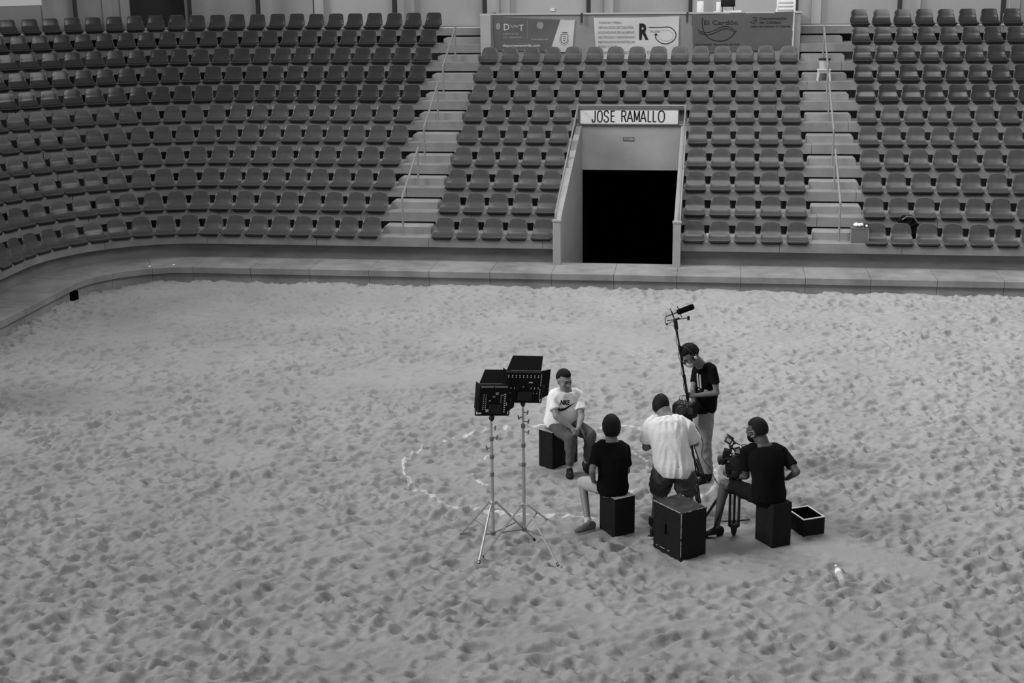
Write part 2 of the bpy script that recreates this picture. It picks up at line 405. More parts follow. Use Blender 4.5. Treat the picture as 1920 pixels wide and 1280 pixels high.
for i, a in enumerate([ang(30.2), ang(15.9), tx(-11.0), tx(-8.42), tx(-6.02), tx(-3.31), tx(-.7), tx(1.95), tx(4.5), tx(7.0)]):
    p, tv, nn = pos(a, NB - 0.22); rot = Matrix((tv, nn, V((0, 0, 1)))).transposed()
    mb = MB(); w, d, th = 0.10, 0.12, 0.016
    for o_, s_ in (((0, -d / 2 + th / 2), (w, th)), ((0, d / 2 - th / 2), (w, th)), ((0, 0), (th, d))):
        mb.box(p + tv * o_[0] + nn * o_[1] + V((0, 0, zt + 1.5 + 0.0)), (s_[0], s_[1], 3.2), rot)
    c = mb.build('roof_column', M['dark_metal'], origin=(p.x, p.y, zt)); tag(c, 'dark steel roof column in front of the pale wall', kind='structure')

mb = MB(); mb.box((-5, 26, -1.4), (60, 50, 0.1)); tag(mb.build('floor_base', M['riser']), 'dark concrete ground under the stand and around the arena', kind='structure')
for nm_, x_ in (('added_wall_right', XR - .01),):  # added out of view to keep light out from under the stand
    mb = MB(); mb.prism([(x_, D0 + .2, -1.35), (x_, D0 + .2, nose_z(0) - .2)] + [q_ for k in range(11) for q_ in ((x_, D0 + k * RUN + .2, nose_z(k) - .2), (x_, D0 + (k + 1) * RUN + .2, nose_z(k) - .2))] + [(x_, D0 + NB, nose_z(10) - .2), (x_, D0 + NB, -1.35)], (.08, 0, 0)); tag(mb.build(nm_, M['riser']), 'added concrete end wall keeping light out of the stand on the right', kind='structure')
mb = MB(); mb.box((XC - RAD - NB / 2 - .1, YC - 8.02, 1.2), (NB - .2, .08, 5)); tag(mb.build('added_wall_left', M['riser']), 'added concrete end wall keeping light out of the left arm of the stand', kind='structure')  # added at the left end, also to shut light out
# portal
PY, PF = 33.42, 28.50
portal = empty('entrance_portal', ((PX0 + PX1) / 2, PF, LZ), kind='structure'); portal['label'] = 'concrete entrance portal with sloping side walls cut into the stand'
for x in (PX0, PX1 - 0.13):
    mb = MB(); mb.prism([(x, PF, -1.2), (x, PF, 1.25), (x, PF + 0.28, 1.27), (x, PF + 0.30, 1.30), (x, PY - 0.3, 2.60), (x, PY + 0.14, 2.64), (x, PY + 0.14, -1.2)], (0.13, 0, 0))
    mb.build('side_wall', M['portal'], portal)
    mb = MB(); mb.box((x + 0.065, PF + 0.02, LZ + 0.45), (0.16, 0.08, 0.94), bevel=0.008); mb.box((x + 0.065, PF + 0.03, 1.245), (0.18, 0.12, 0.035)); mb.build('pillar', M['portal'], portal)
mb = MB(); mb.box(((PX0 + PX1) / 2, PY + 0.07, (1.58 + 2.64) / 2), (PX1 - PX0 - 0.26, 0.14, 1.06)); mb.build('lintel', M['portal'], portal)
mb = MB(); mb.box(((PX0 + PX1) / 2, PY + 0.05, 2.655), (PX1 - PX0, 0.2, 0.035)); mb.build('coping', M['step'], portal)
mb = MB(); mb.box(((PX0 + PX1) / 2, PY + 0.26, 2.75), (PX1 - PX0, 0.08, 0.85)); mb.build('back_panel', M['riser'], portal)
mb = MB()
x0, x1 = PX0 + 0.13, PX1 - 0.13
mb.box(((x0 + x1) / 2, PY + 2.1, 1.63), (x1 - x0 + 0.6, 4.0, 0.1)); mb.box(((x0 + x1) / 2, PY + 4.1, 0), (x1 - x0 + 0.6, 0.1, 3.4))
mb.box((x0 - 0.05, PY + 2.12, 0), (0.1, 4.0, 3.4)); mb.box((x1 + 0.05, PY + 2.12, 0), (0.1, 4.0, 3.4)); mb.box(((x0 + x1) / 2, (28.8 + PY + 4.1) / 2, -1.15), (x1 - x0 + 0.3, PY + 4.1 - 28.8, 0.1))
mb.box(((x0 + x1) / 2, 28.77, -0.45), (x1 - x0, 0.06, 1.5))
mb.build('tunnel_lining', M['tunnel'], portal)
mb = MB()
for x in (PX0 + 0.03, PX1 - 0.04):
    top = V((x, PY, 3.08)); low = V((x, PF + 0.12, 1.40))
    mb.tube([V((x, PY, 2.6)), top], 0.022, 8); mb.tube([top, low, V((x, PF + 0.12, 1.2))], 0.022, 8)
    mid = top.lerp(low, 0.5); mb.tube([mid, mid - V((0, 0, 0.35))], 0.018, 8)
mb.tube([V((PX0 + 0.01, PY, 3.085)), V((PX1 - 0.02, PY, 3.085))], 0.022, 8)
mb.tube([V((PX0 + 0.03, PY, 2.70)), V((PX1 - 0.04, PY, 2.70))], 0.014, 8)
mb.build('pipe_frame', M['rail'], portal, True)
mb = MB(); mb.box((-2.0, PY - 0.008, 2.31), (0.26, 0.012, 0.085)); pl = mb.build('plate', mat('plate_grey', 0.10, 0.5, 0.4), portal)
mb = MB()
for i, w in enumerate((0.02, 0.02, 0.014, 0.02, 0.02, 0.035, 0.02, 0.02)): mb.box((-2.09 + i * 0.026 + (0.01 if i > 4 else 0), PY - 0.016, 2.31), (w * .8, 0.003, 0.05))
mb.build('marks', M['print_pale'], pl)
# name sign
sx0, sx1 = -3.13, -0.86
sg = empty('name_sign', ((sx0 + sx1) / 2, PY - 0.04, 2.70), 'long white name board reading JOSE RAMALLO above the dark entrance', 'sign')
mb = MB(); mb.box(((sx0 + sx1) / 2, PY - 0.045, 2.828), (sx1 - sx0, 0.02, 0.325)); mb.build('board', M['board'], sg)
mb = MB(); zc = 2.828
for z in (zc - 0.172, zc + 0.172): mb.box(((sx0 + sx1) / 2, PY - 0.045, z), (sx1 - sx0 + 0.05, 0.035, 0.022))
for x in (sx0 - .012, sx1 + .012): mb.box((x, PY - 0.045, zc), (0.024, 0.035, 0.345))
mb.build('frame', M['steel_dark'], sg)
mb = MB()
GL = dict(J=[[(.85, 1), (.85, .28), (.72, .06), (.5, 0), (.22, .04), (.1, .26)]], O=[[(.5, 1), (.15, .88), (.03, .5), (.15, .12), (.5, 0), (.85, .12), (.97, .5), (.85, .88), (.5, 1)]],
          S=[[(.92, .76), (.78, .95), (.5, 1), (.2, .93), (.1, .74), (.25, .57), (.72, .45), (.92, .25), (.78, .05), (.5, 0), (.2, .05), (.06, .26)]],
          E=[[(.1, 0), (.1, 1)], [(.1, .97), (.95, .97)], [(.1, .53), (.85, .53)], [(.1, .03), (.95, .03)]], R=[[(.1, 0), (.1, 1)], [(.1, .97), (.6, .97), (.88, .88), (.9, .66), (.65, .53), (.1, .51)], [(.6, .5), (.95, 0)]],
          A=[[(.02, 0), (.5, 1)], [(.98, 0), (.5, 1)], [(.2, .33), (.8, .33)]], M=[[(.08, 0), (.08, 1)], [(.08, 1), (.5, .15)], [(.92, 1), (.5, .15)], [(.92, 0), (.92, 1)]], L=[[(.1, 0), (.1, 1)], [(.1, .03), (.95, .03)]])
for ch, xa, xb in zip('JOSERAMALLO', (1109.5, 1120, 1132, 1145, 1165, 1175.5, 1188.5, 1200.5, 1214.5, 1224, 1234), (1117, 1129.5, 1141.5, 1153, 1174, 1186.5, 1199.5, 1211.5, 1221.5, 1231, 1246)):
    P0 = at(xa, 228.8, PY - .057); P1 = at(xb, 228.8, PY - .057); w_ = P1.x - P0.x; h_ = at(xa, 207.6, PY - .057).z - P0.z
    for st_ in GL[ch]:
        pts = [(p[0] * w_, p[1] * h_) for p in st_]
        if len(pts) > 3: pts = [tuple(p) for p in bez([V(p) for p in pts], 4)]
        ribbon(mb, pts, .030, P=P0)
tag(mb.build('lettering', M['ink'], sg), kind='stuff')

# commentary booth parapet
BY = D0 + 9 * RUN - 0.02
zb0, zb1 = nose_z(8), 5.06
booth = empty('wall_booth', ((BX0 + BX1) / 2, BY, zb0), kind='structure'); booth['label'] = 'concrete parapet of the press booth above the middle block'
mb = MB(); mb.box(((BX0 + BX1) / 2, BY + 0.06, (zb0 + zb1) / 2), (BX1 - BX0, 0.12, zb1 - zb0)); mb.build('front_panel', M['concrete'], booth)
for x in (BX0 + 0.06, BX1 - 0.06):
    mb = MB(); mb.box((x, BY + 0.95, (zb0 + zb1) / 2), (0.12, 1.66, zb1 - zb0)); mb.build('side_panel', M['concrete'], booth)
mb = MB(); mb.box((BX0 + 0.13, BY - 0.02, (zb0 + zb1) / 2), (0.26, 0.1, zb1 - zb0)); mb.build('pilaster', M['plaster'], booth)
mb = MB(); mb.box(((BX0 + BX1) / 2, BY + 0.9, nose_z(10) - 0.05), (BX1 - BX0 - 0.2, 1.6, 0.1)); mb.build('booth_floor', M['concrete'], booth)
mb = MB(); mb.box(((BX0 + BX1) / 2, BY + 0.07, zb1 + 0.015), (BX1 - BX0 + 0.04, 0.2, 0.03)); mb.build('coping', M['plaster_light'], booth)
for i, x in enumerate((-3.33, -0.74)):
    mb = MB(); mb.box((x, BY - 0.05, zb1 - 0.08), (0.045, 0.03, 0.24)); tag(mb.build('railing_stub', M['dark_metal'], origin=(x, BY - 0.05, zb1 - 0.2)), ['short dark steel stub on the parapet left of the white banner', 'short dark steel stub on the parapet right of the white banner'][i], 'bracket')

# ------------------------------------------------------------------ seats
def seat_meshes(kind):
    rows = []          # (y, z, halfwidth, back fraction or None)
    W0 = .216 if kind == 'round' else .226
    lip = [(-0.020, -0.010, -.03), (-0.045, -0.004, -.016), (-0.060, 0.010, -.006), (-0.061, 0.024, -.001), (-0.050, 0.034, 0), (-0.02, 0.034, 0), (0.05, 0.028, 0), (0.13, 0.026, -.001), (0.20, 0.034, -.003), (0.245, 0.056, -.005), (0.268, 0.086, -.007)]
    nu = 13; pan = []; back = []
    for y, z, dw in lip:
        w = W0 + dw; row = []
        for i in range(nu):
            u = math.sin(math.pi / 2 * (-1 + 2 * i / (nu - 1))); e = abs(u) ** 6
            row.append(V((u * w, y - (0.012 * abs(u) ** 3 if y > 0.22 else -0.03 * e if y < 0 else 0), z + (0.022 * e if y > 0 else 0.0))))
        pan.append(row)
    nb = 11
    for j in range(nb):
        t = j / (nb - 1); row = []
        for i in range(nu):
            u = math.sin(math.pi / 2 * (-1 + 2 * i / (nu - 1))); au = abs(u)
            if kind == 'round': zt = 0.353 - 0.125 * (1 - math.sqrt(max(0, 1 - au ** 3.4))) + 0.0045 * math.cos(u * 9.0) * (1 - au ** 4); w = W0 - .007 - 0.008 * t - 0.012 * t ** 2
            else: zt = 0.352 - 0.055 * (1 - math.sqrt(max(0, 1 - au ** 9))); w = W0 - .007 - 0.040 * t
            y = 0.268 + 0.035 * min(1, t * 3) + 0.05 * t - 0.026 * au ** 4 * (1 - 0.3 * t) + 0.012 * (t ** 3)
            row.append(V((u * w, y, 0.086 + (zt - 0.086) * t)))
        back.append(row)
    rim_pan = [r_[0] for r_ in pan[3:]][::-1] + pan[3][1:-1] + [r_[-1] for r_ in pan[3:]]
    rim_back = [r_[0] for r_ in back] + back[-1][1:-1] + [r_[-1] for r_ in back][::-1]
    out = []
    for nm, rows in (('seat_pan', pan), ('backrest', back)):
        vs = [p for r_ in rows for p in r_]
        fs = [(j * nu + i, j * nu + i + 1, (j + 1) * nu + i + 1, (j + 1) * nu + i) for j in range(len(rows) - 1) for i in range(nu - 1)]
        me = bpy.data.meshes.new(nm); me.from_pydata([tuple(v) for v in vs], [], fs)
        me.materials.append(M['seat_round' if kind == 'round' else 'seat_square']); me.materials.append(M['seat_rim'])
        bm = bmesh.new(); bm.from_mesh(me); bmesh.ops.recalc_face_normals(bm, faces=bm.faces[:])
        bm.faces.ensure_lookup_table()
        r_ = bmesh.ops.solidify(bm, geom=bm.faces[:], thickness=0.010)
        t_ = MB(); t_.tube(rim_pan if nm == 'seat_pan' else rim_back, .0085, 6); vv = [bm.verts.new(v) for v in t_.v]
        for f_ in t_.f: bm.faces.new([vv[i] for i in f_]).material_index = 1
        bmesh.ops.recalc_face_normals(bm, faces=bm.faces[:])
        bm.to_mesh(me); bm.free()
        me.polygons.foreach_set('use_smooth', [True] * len(me.polygons)); me.set_sharp_from_angle(angle=R(50)); out.append(me)
    mb = MB(); mb.box((0, -.028, -.016), (0.37, 0.025, 0.044)); mb.box((0, 0.11, 0.008), (0.34, 0.26, 0.024)); mb.box((0, 0.285, 0.04), (0.05, 0.03, 0.08)); out.append(mb.mesh('bracket', M['bracket']))  # front black bar stands in for the shadow under the seat lip
    return out
SEAT = {k: seat_meshes(k) for k in ('round', 'square')}
ORD = 'first second third fourth fifth sixth seventh eighth ninth tenth eleventh twelfth thirteenth fourteenth fifteenth sixteenth seventeenth eighteenth nineteenth twentieth'.split()
ORD += ['twenty-' + o for o in ORD[:9]] + ['thirtieth'] + ['thirty-' + o for o in ORD[:9]]
ROWN = ['bottom row', 'second row up', 'third row up', 'fourth row up', 'fifth row up', 'sixth row up', 'seventh row up', 'fourth row from the top', 'third row from the top', 'second row from the top', 'top row']
seat_proto = {}
def place_seat(k, t, nth, where, grp):
    kind = 'square' if (k >= 6 and where != 'mid') else 'round'
    if kind not in seat_proto:
        root = bpy.data.objects.new(kind + '_backed_seat', None); root.empty_display_size = 0.1
        kids = []
        for me in SEAT[kind]:
            c = bpy.data.objects.new(me.name, me); c.parent = root; kids.append(c)
        seat_proto[kind] = (root, kids)
    root, kids = seat_proto[kind]
    if root.users_collection: r_ = root.copy(); ks = [c.copy() for c in kids]
    else: r_ = root; ks = kids
    COL.objects.link(r_)
    for c in ks: COL.objects.link(c); c.parent = r_
    p, tv, nn = pos(t, k * RUN + 0.012); r_.location = p + V((0, 0, nose_z(k) + 0.006))
    r_.rotation_euler = (R(rnd.uniform(-1.0, 1.0)), 0, math.atan2(tv.y, tv.x) + R(rnd.uniform(-2.0, 2.0)))
    look = 'black square-backed' if kind == 'square' else 'dark round-backed'
    r_['label'] = f'{look} seat, {ORD[nth]} {grp}, {ROWN[k]}'; r_['category'] = 'seat'
    r_['group'] = {'left': 'seats in the long left block', 'mid': 'seats in the middle block', 'right': 'seats in the right block'}[where]
def visible_x(p): d = p - CAM; return 960 + F_PX * d.dot(RT) / d.dot(FW)
for k in range(11):
    n = k * RUN + 0.2; sp = 0.495 + 0.0026 * k
    s = tx(-7.14 - 0.015 * k); j = 0
    while True:
        if s >= 0: t = s
        elif -s < (RAD + n) * math.pi / 2: t = s * RAD / (RAD + n)
        else: t = -ARC + (s + (RAD + n) * math.pi / 2)
        p = pos(t, n)[0] + V((0, 0, nose_z(k)))
        if visible_x(p) < -32: break
        place_seat(k, t, j, 'left', 'left of the left stairway'); s -= sp; j += 1
    for j in range(15):
        x = -5.57 + 0.519 * j
        if k >= 9: break
        if k < 6 and 5 <= j <= 9: continue
        nth, w = (j, 'right of the left stairway') if j < 5 else (j - 10, 'right of the entrance portal') if k < 6 else (j, 'right of the left stairway')
        place_seat(k, tx(x), nth, 'mid', w)
    for j in range(14):
        x = 3.24 + 0.024 * k + (0.505 + 0.0015 * k) * j
        if visible_x(V((x, D0 + n, nose_z(k)))) > 1950: break
        place_seat(k, tx(x), j, 'right', 'right of the right stairway')

# ------------------------------------------------------------------ handrails
for side, x in (('left', -6.44), ('right', 2.52)):
    for i, k in enumerate((0, 3, 6)):
        a = V((x, D0 + k * RUN + 0.25, nose_z(k))); b = V((x - 0.0, D0 + (k + 2) * RUN + 0.30, nose_z(k + 2)))
        h = empty('handrail', a, f'{["lowest", "middle", "highest"][i]} pipe handrail on the {side} stairway', 'handrail', group='stairway handrails')
        for q, hh in ((a, 0.80), (b, 0.80)):
            mb = MB(); mb.tube([q, q + V((0, 0, hh))], 0.021, 10); mb.box(q + V((0, 0, 0.006)), (0.09, 0.09, 0.012)); mb.build('post', M['rail'], h, 40)
        mb = MB(); a1 = a + V((0, 0, 0.80)); b1 = b + V((0, 0, 0.80)); e = (b1 - a1).normalized()
        mb.tube([a1 - V((0, 0, .04)), a1, b1, b1 + e * 0.10, b1 + e * 0.12 - V((0, 0, 0.04))], 0.023, 10); mb.build('top_rail', M['rail'], h, 40)

# ------------------------------------------------------------------ banners on the parapet
BF = BY - 0.004
def wave(x, z): return 0.010 * math.sin(x * 5.1 + z * 3) + 0.006 * math.sin(x * 2.3 - z * 7)
def flat_on(mb, off=0.004):
    mb.v = [(v[0], BF - 0.020 - off + wave(v[0], v[2]), v[2]) for v in mb.v]; return mb
def cloth(mb, q, n=26, mi=0, off=0.0):
    """q: four corner pixels TL, TR, BR, BL"""
    c = [at(x, y, BF) for x, y in q]; vs = []
    for j in range(n // 2 + 1):
        for i in range(n + 1):
            u, v = i / n, j / (n // 2)
            p = (c[0] * (1 - u) + c[1] * u) * (1 - v) + (c[3] * (1 - u) + c[2] * u) * v
            p.z -= 0.015 * math.sin(math.pi * u) * (1 - v); vs.append(p)
    mb.add(vs, [(j * (n + 1) + i, j * (n + 1) + i + 1, (j + 1) * (n + 1) + i + 1, (j + 1) * (n + 1) + i) for j in range(n // 2) for i in range(n)], mi)
    flat_on(mb, off); return mb
def words(parent, rows, material, name='lettering', off=0.006):
    mb = MB()
    for s, x, y, w, h in rows:     # x, y pixel of lower left; w pixel width; h pixel cap height
        a = at(x, y, BF); b = at(x + w, y, BF); hh = (at(x, y - h, BF) - a).length
        put_text(mb, s, hh / 0.70, a, width=(b - a).length, offset=0.002)
    flat_on(mb, off); return tag(mb.build(name, material, parent), kind='stuff')
def disc(mb, x, y, r, ry=None, n=20):
    c = at(x, y, BF); rr = (at(x + r, y, BF) - c).length; ry_ = rr if ry is None else (at(x, y - ry, BF) - c).length
    mb.add([c] + [c + V((rr * math.cos(2 * math.pi * i / n), 0, ry_ * math.sin(2 * math.pi * i / n))) for i in range(n)], [(0, 1 + i, 1 + (i + 1) % n) for i in range(n)])
def stroke(mb, pts, w, n=8):
    P = bez([V((at(x, y, BF).x, at(x, y, BF).z)) for x, y in pts], n); ww = w / 75.0; ribbon(mb, [tuple(p) for p in P], ww)
# 1
b1 = empty('banner', at(1000, 92, BF), 'grey sports banner with a light slanted right end and white lettering', 'banner', 'banners on the booth parapet')
cloth(MB(), [(925, 30), (1051, 36.5), (1031.5, 97), (927.5, 95)]).build('cloth', M['banner_grey'], b1, True)
cloth(MB(), [(1051, 36.5), (1078, 37), (1073, 98), (1031.5, 97)]).build('light_end', M['banner_light'], b1, True)
words(b1, [('D', 945, 56.5, 10.5, 12), ('T', 973, 58, 9, 12), ('deportestenerife.com', 943, 87.5, 70, 4.5)], M['print_light'])
words(b1, [('DEPORTES', 944, 65.8, 29, 3.5), ('DE TENERIFE', 944, 72, 35, 3.5), ('tododeporte', 996, 75, 32, 3.5)], M['print_mid'], 'small_lettering')
mb = MB(); stroke(mb, [(957, 46.5), (961.5, 51), (966, 47.5), (969, 50.5), (975, 46.5)], 2.6); disc(mb, 934.5, 49.5, 4.2, 6.5); disc(mb, 1013, 47.5, 6.5); disc(mb, 1015, 52.5, 2.2)
flat_on(mb, 0.007).build('emblem', M['print_mid'], b1)
mb = MB(); stroke(mb, [(989.5, 38), (989.5, 72)], 0.8); flat_on(mb, .006).build('divider', M['print_mid'], b1)
mb = MB()
stroke(mb, [(1052, 64.5), (1064, 64.5), (1064, 75), (1062, 79), (1058, 81), (1054, 79), (1052, 75), (1052, 64.5)], 1.0, 4); stroke(mb, [(1054, 60.8), (1064, 60.8)], 1.6); stroke(mb, [(1050, 70), (1049.5, 76), (1053, 82), (1058, 84.5), (1064, 81), (1066.5, 74)], .6)
stroke(mb, [(1055, 68), (1061, 68)], 1.2); stroke(mb, [(1055, 72), (1061, 72)], 1.2); stroke(mb, [(1056, 76), (1060, 76)], 1.5)
flat_on(mb, .006).build('crest', M['banner_dark'], b1)
# 2
b2 = empty('banner', at(1190, 95, BF), 'white workshop banner with a bold letter R and curved arrow', 'banner', 'banners on the booth parapet')
cloth(MB(), [(1113, 33), (1273.5, 30), (1271, 111), (1118, 111)]).build('cloth', M['banner_light'], b2, True)
words(b2, [('TORNOS Y FRESA', 1122, 44.7, 43, 4.2), ('REPARACION DE CULATAS', 1122, 53.5, 65, 4.2), ('SOLDADURAS DE ALUMINIO', 1122, 62.7, 68, 4.2), ('RECTIFICADO Y MANDRINADO', 1122, 71.8, 69, 4.2), ('REPARACION DE BOTELLAS', 1122, 80.8, 68, 4.2), ('FORJA Y CNC', 1122, 89, 34, 4.2), ('RAMON', 1130, 101, 24, 5.5), ('BOX', 1170, 101, 18, 5.5), ('TLF', 1212, 101, 14, 5.5)], M['print_mid'])
words(b2, [('TALLERES', 1218, 60.5, 20, 3.6)], M['print_mid'], 'small_lettering')
mb = MB()
a = at(1198.5, 73, BF); b = at(1216, 73, BF); hh = (at(1198.5, 44.5, BF) - a).length
put_text(mb, 'R', hh / 0.70, a, width=(b - a).length, offset=0.02)
stroke(mb, [(1216, 51.2), (1240, 51), (1250, 50.4), (1257, 51.5), (1264, 57), (1267.5, 65), (1265, 73), (1257, 79.5), (1247, 82), (1237, 79), (1230, 72), (1229, 66)], 1.5)
t_ = [at(x, y, BF) for x, y in ((1226, 65.5), (1233.5, 66.5), (1230.5, 61.5))]; mb.add(t_, [(0, 1, 2)])
flat_on(mb, .008).build('logo', M['print_dark'], b2)
mb = MB(); stroke(mb, [(1234, 68), (1240, 74), (1248, 76.5), (1257, 74.5), (1262, 67), (1259, 60), (1252, 56.5), (1240, 57)], .5); flat_on(mb, .006).build('oval', M['print_mid'], b2)
# 3
b3 = empty('banner', at(1400, 95, BF), 'dark banner with a curling line drawing and pale right hem', 'banner', 'banners on the booth parapet')
cloth(MB(), [(1298, 24), (1489, 21.5), (1484, 92), (1300, 100)]).build('cloth', M['banner_dark'], b3, True)
cloth(MB(), [(1488, 22), (1490.5, 22), (1487.5, 92), (1483, 92)], n=8).build('hem', M['banner_light'], b3, True)
words(b3, [('El Card\u00f3n', 1320, 46.5, 63, 8.5), ('Denominaci\u00f3n', 1424, 36.8, 51, 4.8), ('de Calidad', 1424, 44.2, 39, 4.8), ('calle Luis Zamora 10 Tenerife', 1408, 51, 74, 3.2), ('Supermercado  Alimentacion  Bar Grill', 1304, 84.5, 82, 2.8)], M['print_deep'])
mb = MB()
stroke(mb, [(1317.5, 33), (1316.5, 45), (1318.5, 56), (1323, 65), (1330, 71.5), (1341, 76), (1354, 76.5), (1367, 72), (1376, 63), (1379, 59)], 1.4)
stroke(mb, [(1308, 56), (1316, 59.5), (1326, 60.5), (1338, 57.5), (1350, 51.5), (1360, 49.2), (1370, 51.5), (1381, 59)], 1.1)
stroke(mb, [(1310, 60), (1318, 64), (1328, 65), (1340, 61.5), (1352, 55.5), (1361, 53.5), (1370, 55.5), (1378, 60.5)], 1.3)
stroke(mb, [(1411, 33), (1417, 33), (1418, 37), (1412, 38)], 1.2); stroke(mb, [(1406, 40), (1412, 43.5), (1418, 39)], 1.2)
flat_on(mb, .007).build('line_drawing', M['print_dark'], b3)

# ------------------------------------------------------------------ things in the booth and the stand
zf = nose_z(10)
c = empty('office_chair', (-0.02, 36.75, zf), 'dark chair on thin legs behind the booth parapet', 'chair')
p = at(1365, 6, 36.75); c.location = (p.x, 36.75, zf)
mb = MB(); mb.box((p.x, 36.75, zf + .50), (0.36, 0.36, 0.05), bevel=0.02); mb.build('seat', M['black_plastic'], c, 40)
mb = MB(); mb.box((p.x, 36.58, zf + .66), (0.35, 0.04, 0.34), bevel=0.018); mb.build('backrest', M['black_plastic'], c, 40)
for sx in (-1, 1):
    for sy in (-1, 1):
        mb = MB(); mb.tube([(p.x + sx * .13, 36.75 + sy * .14, zf + .49), (p.x + sx * .17, 36.75 + sy * .17, zf)], 0.010, 8); mb.build('leg', M['dark_metal'], c, 40)
c = empty('slatted_chair', (1.6, 36.6, zf), 'white plastic garden chair with a slotted back at the booth end', 'chair')
cx = at(1474, 10, 36.5).x; c.location = (cx, 36.6, zf)
mb = MB()
for x in (-0.2, 0.2): mb.box((cx + x, 36.42, zf + .62), (0.06, 0.03, 0.50), bevel=0.01)
for z in (.42, .51, .60, .69, .78, .87): mb.box((cx, 36.42, zf + z), (0.36, 0.025, 0.055), bevel=0.008)
mb.build('backrest', M['white'], c, 40)
mb = MB(); mb.box((cx, 36.64, zf + .42), (0.44, 0.42, 0.03), bevel=0.01); mb.build('seat', M['white'], c, 40)
for sx in (-1, 1):
    for sy in (-1, 1):
        mb = MB(); mb.tube([(cx + sx * .2, 36.64 + sy * .2, zf + .42), (cx + sx * .25, 36.64 + sy * .25, zf)], [.03, .022], 8); mb.build('leg', M['white'], c, 40)
for i, (x, w, h, lab) in enumerate(((1313, .10, .62, 'tall white carton behind the parapet at the dark banner'), (1347, .07, .60, 'narrow white carton behind the parapet beside the dark chair'))):
    q = at(x, 15, 36.3); mb = MB(); mb.box((q.x, 36.3, zf + h / 2), (w * 1.6, .14, h), bevel=.006); mb.box((q.x + w * .2, 36.225, zf + h * .8), (w * .3, .006, h * .25))
    tag(mb.build('carton', M['white'], origin=(q.x, 36.3, zf)), lab, 'box')
for x0, x1, z, lab in ((1357, 1390, .035, 'thick sheaf of white paper on the parapet top'), (1337, 1347, .012, 'small white card on the parapet top')):
    q = at(x0, 21, BY + .07); q2 = at(x1, 21, BY + .07); mb = MB(); zz = zb1 + .03
    mb.box(((q.x + q2.x) / 2, BY + .06, zz + z / 2), (q2.x - q.x, .15, z)); mb.box(((q.x + q2.x) / 2 + .01, BY + .05, zz + z + .003), (q2.x - q.x - .03, .14, .006), Matrix.Rotation(.05, 3, 'Z'))
    tag(mb.build('paper_sheaf', M['white_paper'], origin=((q.x + q2.x) / 2, BY + .06, zz)), lab, 'paper')
q = at(1036, 18, D0 + NB); mb = MB(); mb.box((q.x, D0 + NB - .012, q.z), (.11, .012, .08)); mb.box((q.x, D0 + NB - .02, q.z + .012), (.08, .004, .008))
tag(mb.build('wall_notice', M['white_paper'], origin=(q.x, D0 + NB, q.z)), 'small white notice on the back wall above the grey banner', 'notice')

# stool and bucket on the right stairway
zs = nose_z(7) + .004; sp_ = at(1546, 153, D0 + 7 * RUN + .16); sx = sp_.x - 0.02; sy = D0 + 7 * RUN + .20
st = empty('small_stool', (sx, sy, zs), 'small white plastic stool by the handrail on the right stairway', 'stool')
mb = MB(); mb.box((sx, sy, zs + .255), (.32, .27, .03), bevel=.012); mb.box((sx, sy, zs + .225), (.27, .22, .05)); mb.build('seat', M['old_white'], st, 40)
for ax in (-1, 1):
    for ay in (-1, 1):
        mb = MB(); mb.tube([(sx + ax * .115, sy + ay * .09, zs + .22), (sx + ax * .145, sy + ay * .12, zs)], [.034, .020], 8); mb.build('leg', M['old_white'], st, 40)
bk = empty('bucket', (sx - .0, sy, zs + .27), 'white bucket with a black lid standing on the small stool', 'bucket')
mb = MB(); mb.lathe((sx, sy, zs + .271), [(.105, 0), (.112, .03), (.130, .20), (.135, .21)], seg=24); mb.build('pail', M['old_white'], bk, 40)
mb = MB(); mb.lathe((sx, sy, zs + .481), [(.142, 0), (.145, .012), (.140, .03), (.10, .04)], seg=24); mb.build('lid', M['black_plastic'], bk, 40)
# clear crate, gloves, bag, cup
q = at(1613, 461, D0 + .12); cx, cy, cz = q.x - .03, D0 + .20, Z0 + .005
cr = empty('clear_crate', (cx, cy, cz), 'see-through plastic crate at the bottom of the right stairway', 'crate')
w, d, h, t_ = .34, .28, .30, .006
for nm, c_, s_ in (('side', (0, -d / 2, h / 2), (w, t_, h)), ('side', (0, d / 2, h / 2), (w, t_, h)), ('side', (-w / 2, 0, h / 2), (t_, d, h)), ('side', (w / 2, 0, h / 2), (t_, d, h)), ('lid', (0, 0, h), (w + .02, d + .02, .012)), ('base', (0, 0, .006), (w, d, .010))):
    mb = MB(); mb.box(V(c_) + V((cx, cy, cz)), s_); mb.build(nm, M['crate'], cr)
mb = MB()
for x, y in ((-w / 2, -d / 2), (w / 2, -d / 2)): mb.box((cx + x, cy + y - .002, cz + h / 2), (.012, .012, h))
tag(mb.build('corner_rim', M['glass'], cr), kind='stuff')
gz = cz + h + .006
mb = MB(); rr = random.Random(3)
for i in range(9): mb.ell((cx - .02 + rr.uniform(-.06, .06), cy + rr.uniform(-.06, .06), gz + .028 + rr.uniform(0, .03)), [(.04, rr.uniform(-.02, .02), 0), (0, .035, .01), (rr.uniform(-.01, .01), 0, .027)], seg=8, rings=6)
me = remesh(mb, 'crumpled_cloth', M['white_paper'], .008, 2); wrinkle(me, .01, 40)
tag(link('crumpled_cloth', me, origin=(cx + .02, cy, gz)), 'crumpled white cloth lying on the clear crate', 'cloth')
g = empty('small_camera', (cx + .135, cy - .02, gz), 'small black camera with a white front on the clear crate', 'camera')
mb = MB(); mb.box((cx + .135, cy - .03, gz + .04), (.09, .06, .075), bevel=.008); mb.build('body', M['black_plastic'], g, 40)
mb = MB(); mb.lathe((cx + .135, cy - .06, gz + .04), [(.024, 0), (.026, .03), (.020, .034)], V((0, -1, 0))); mb.build('lens', M['white'], g, 40)
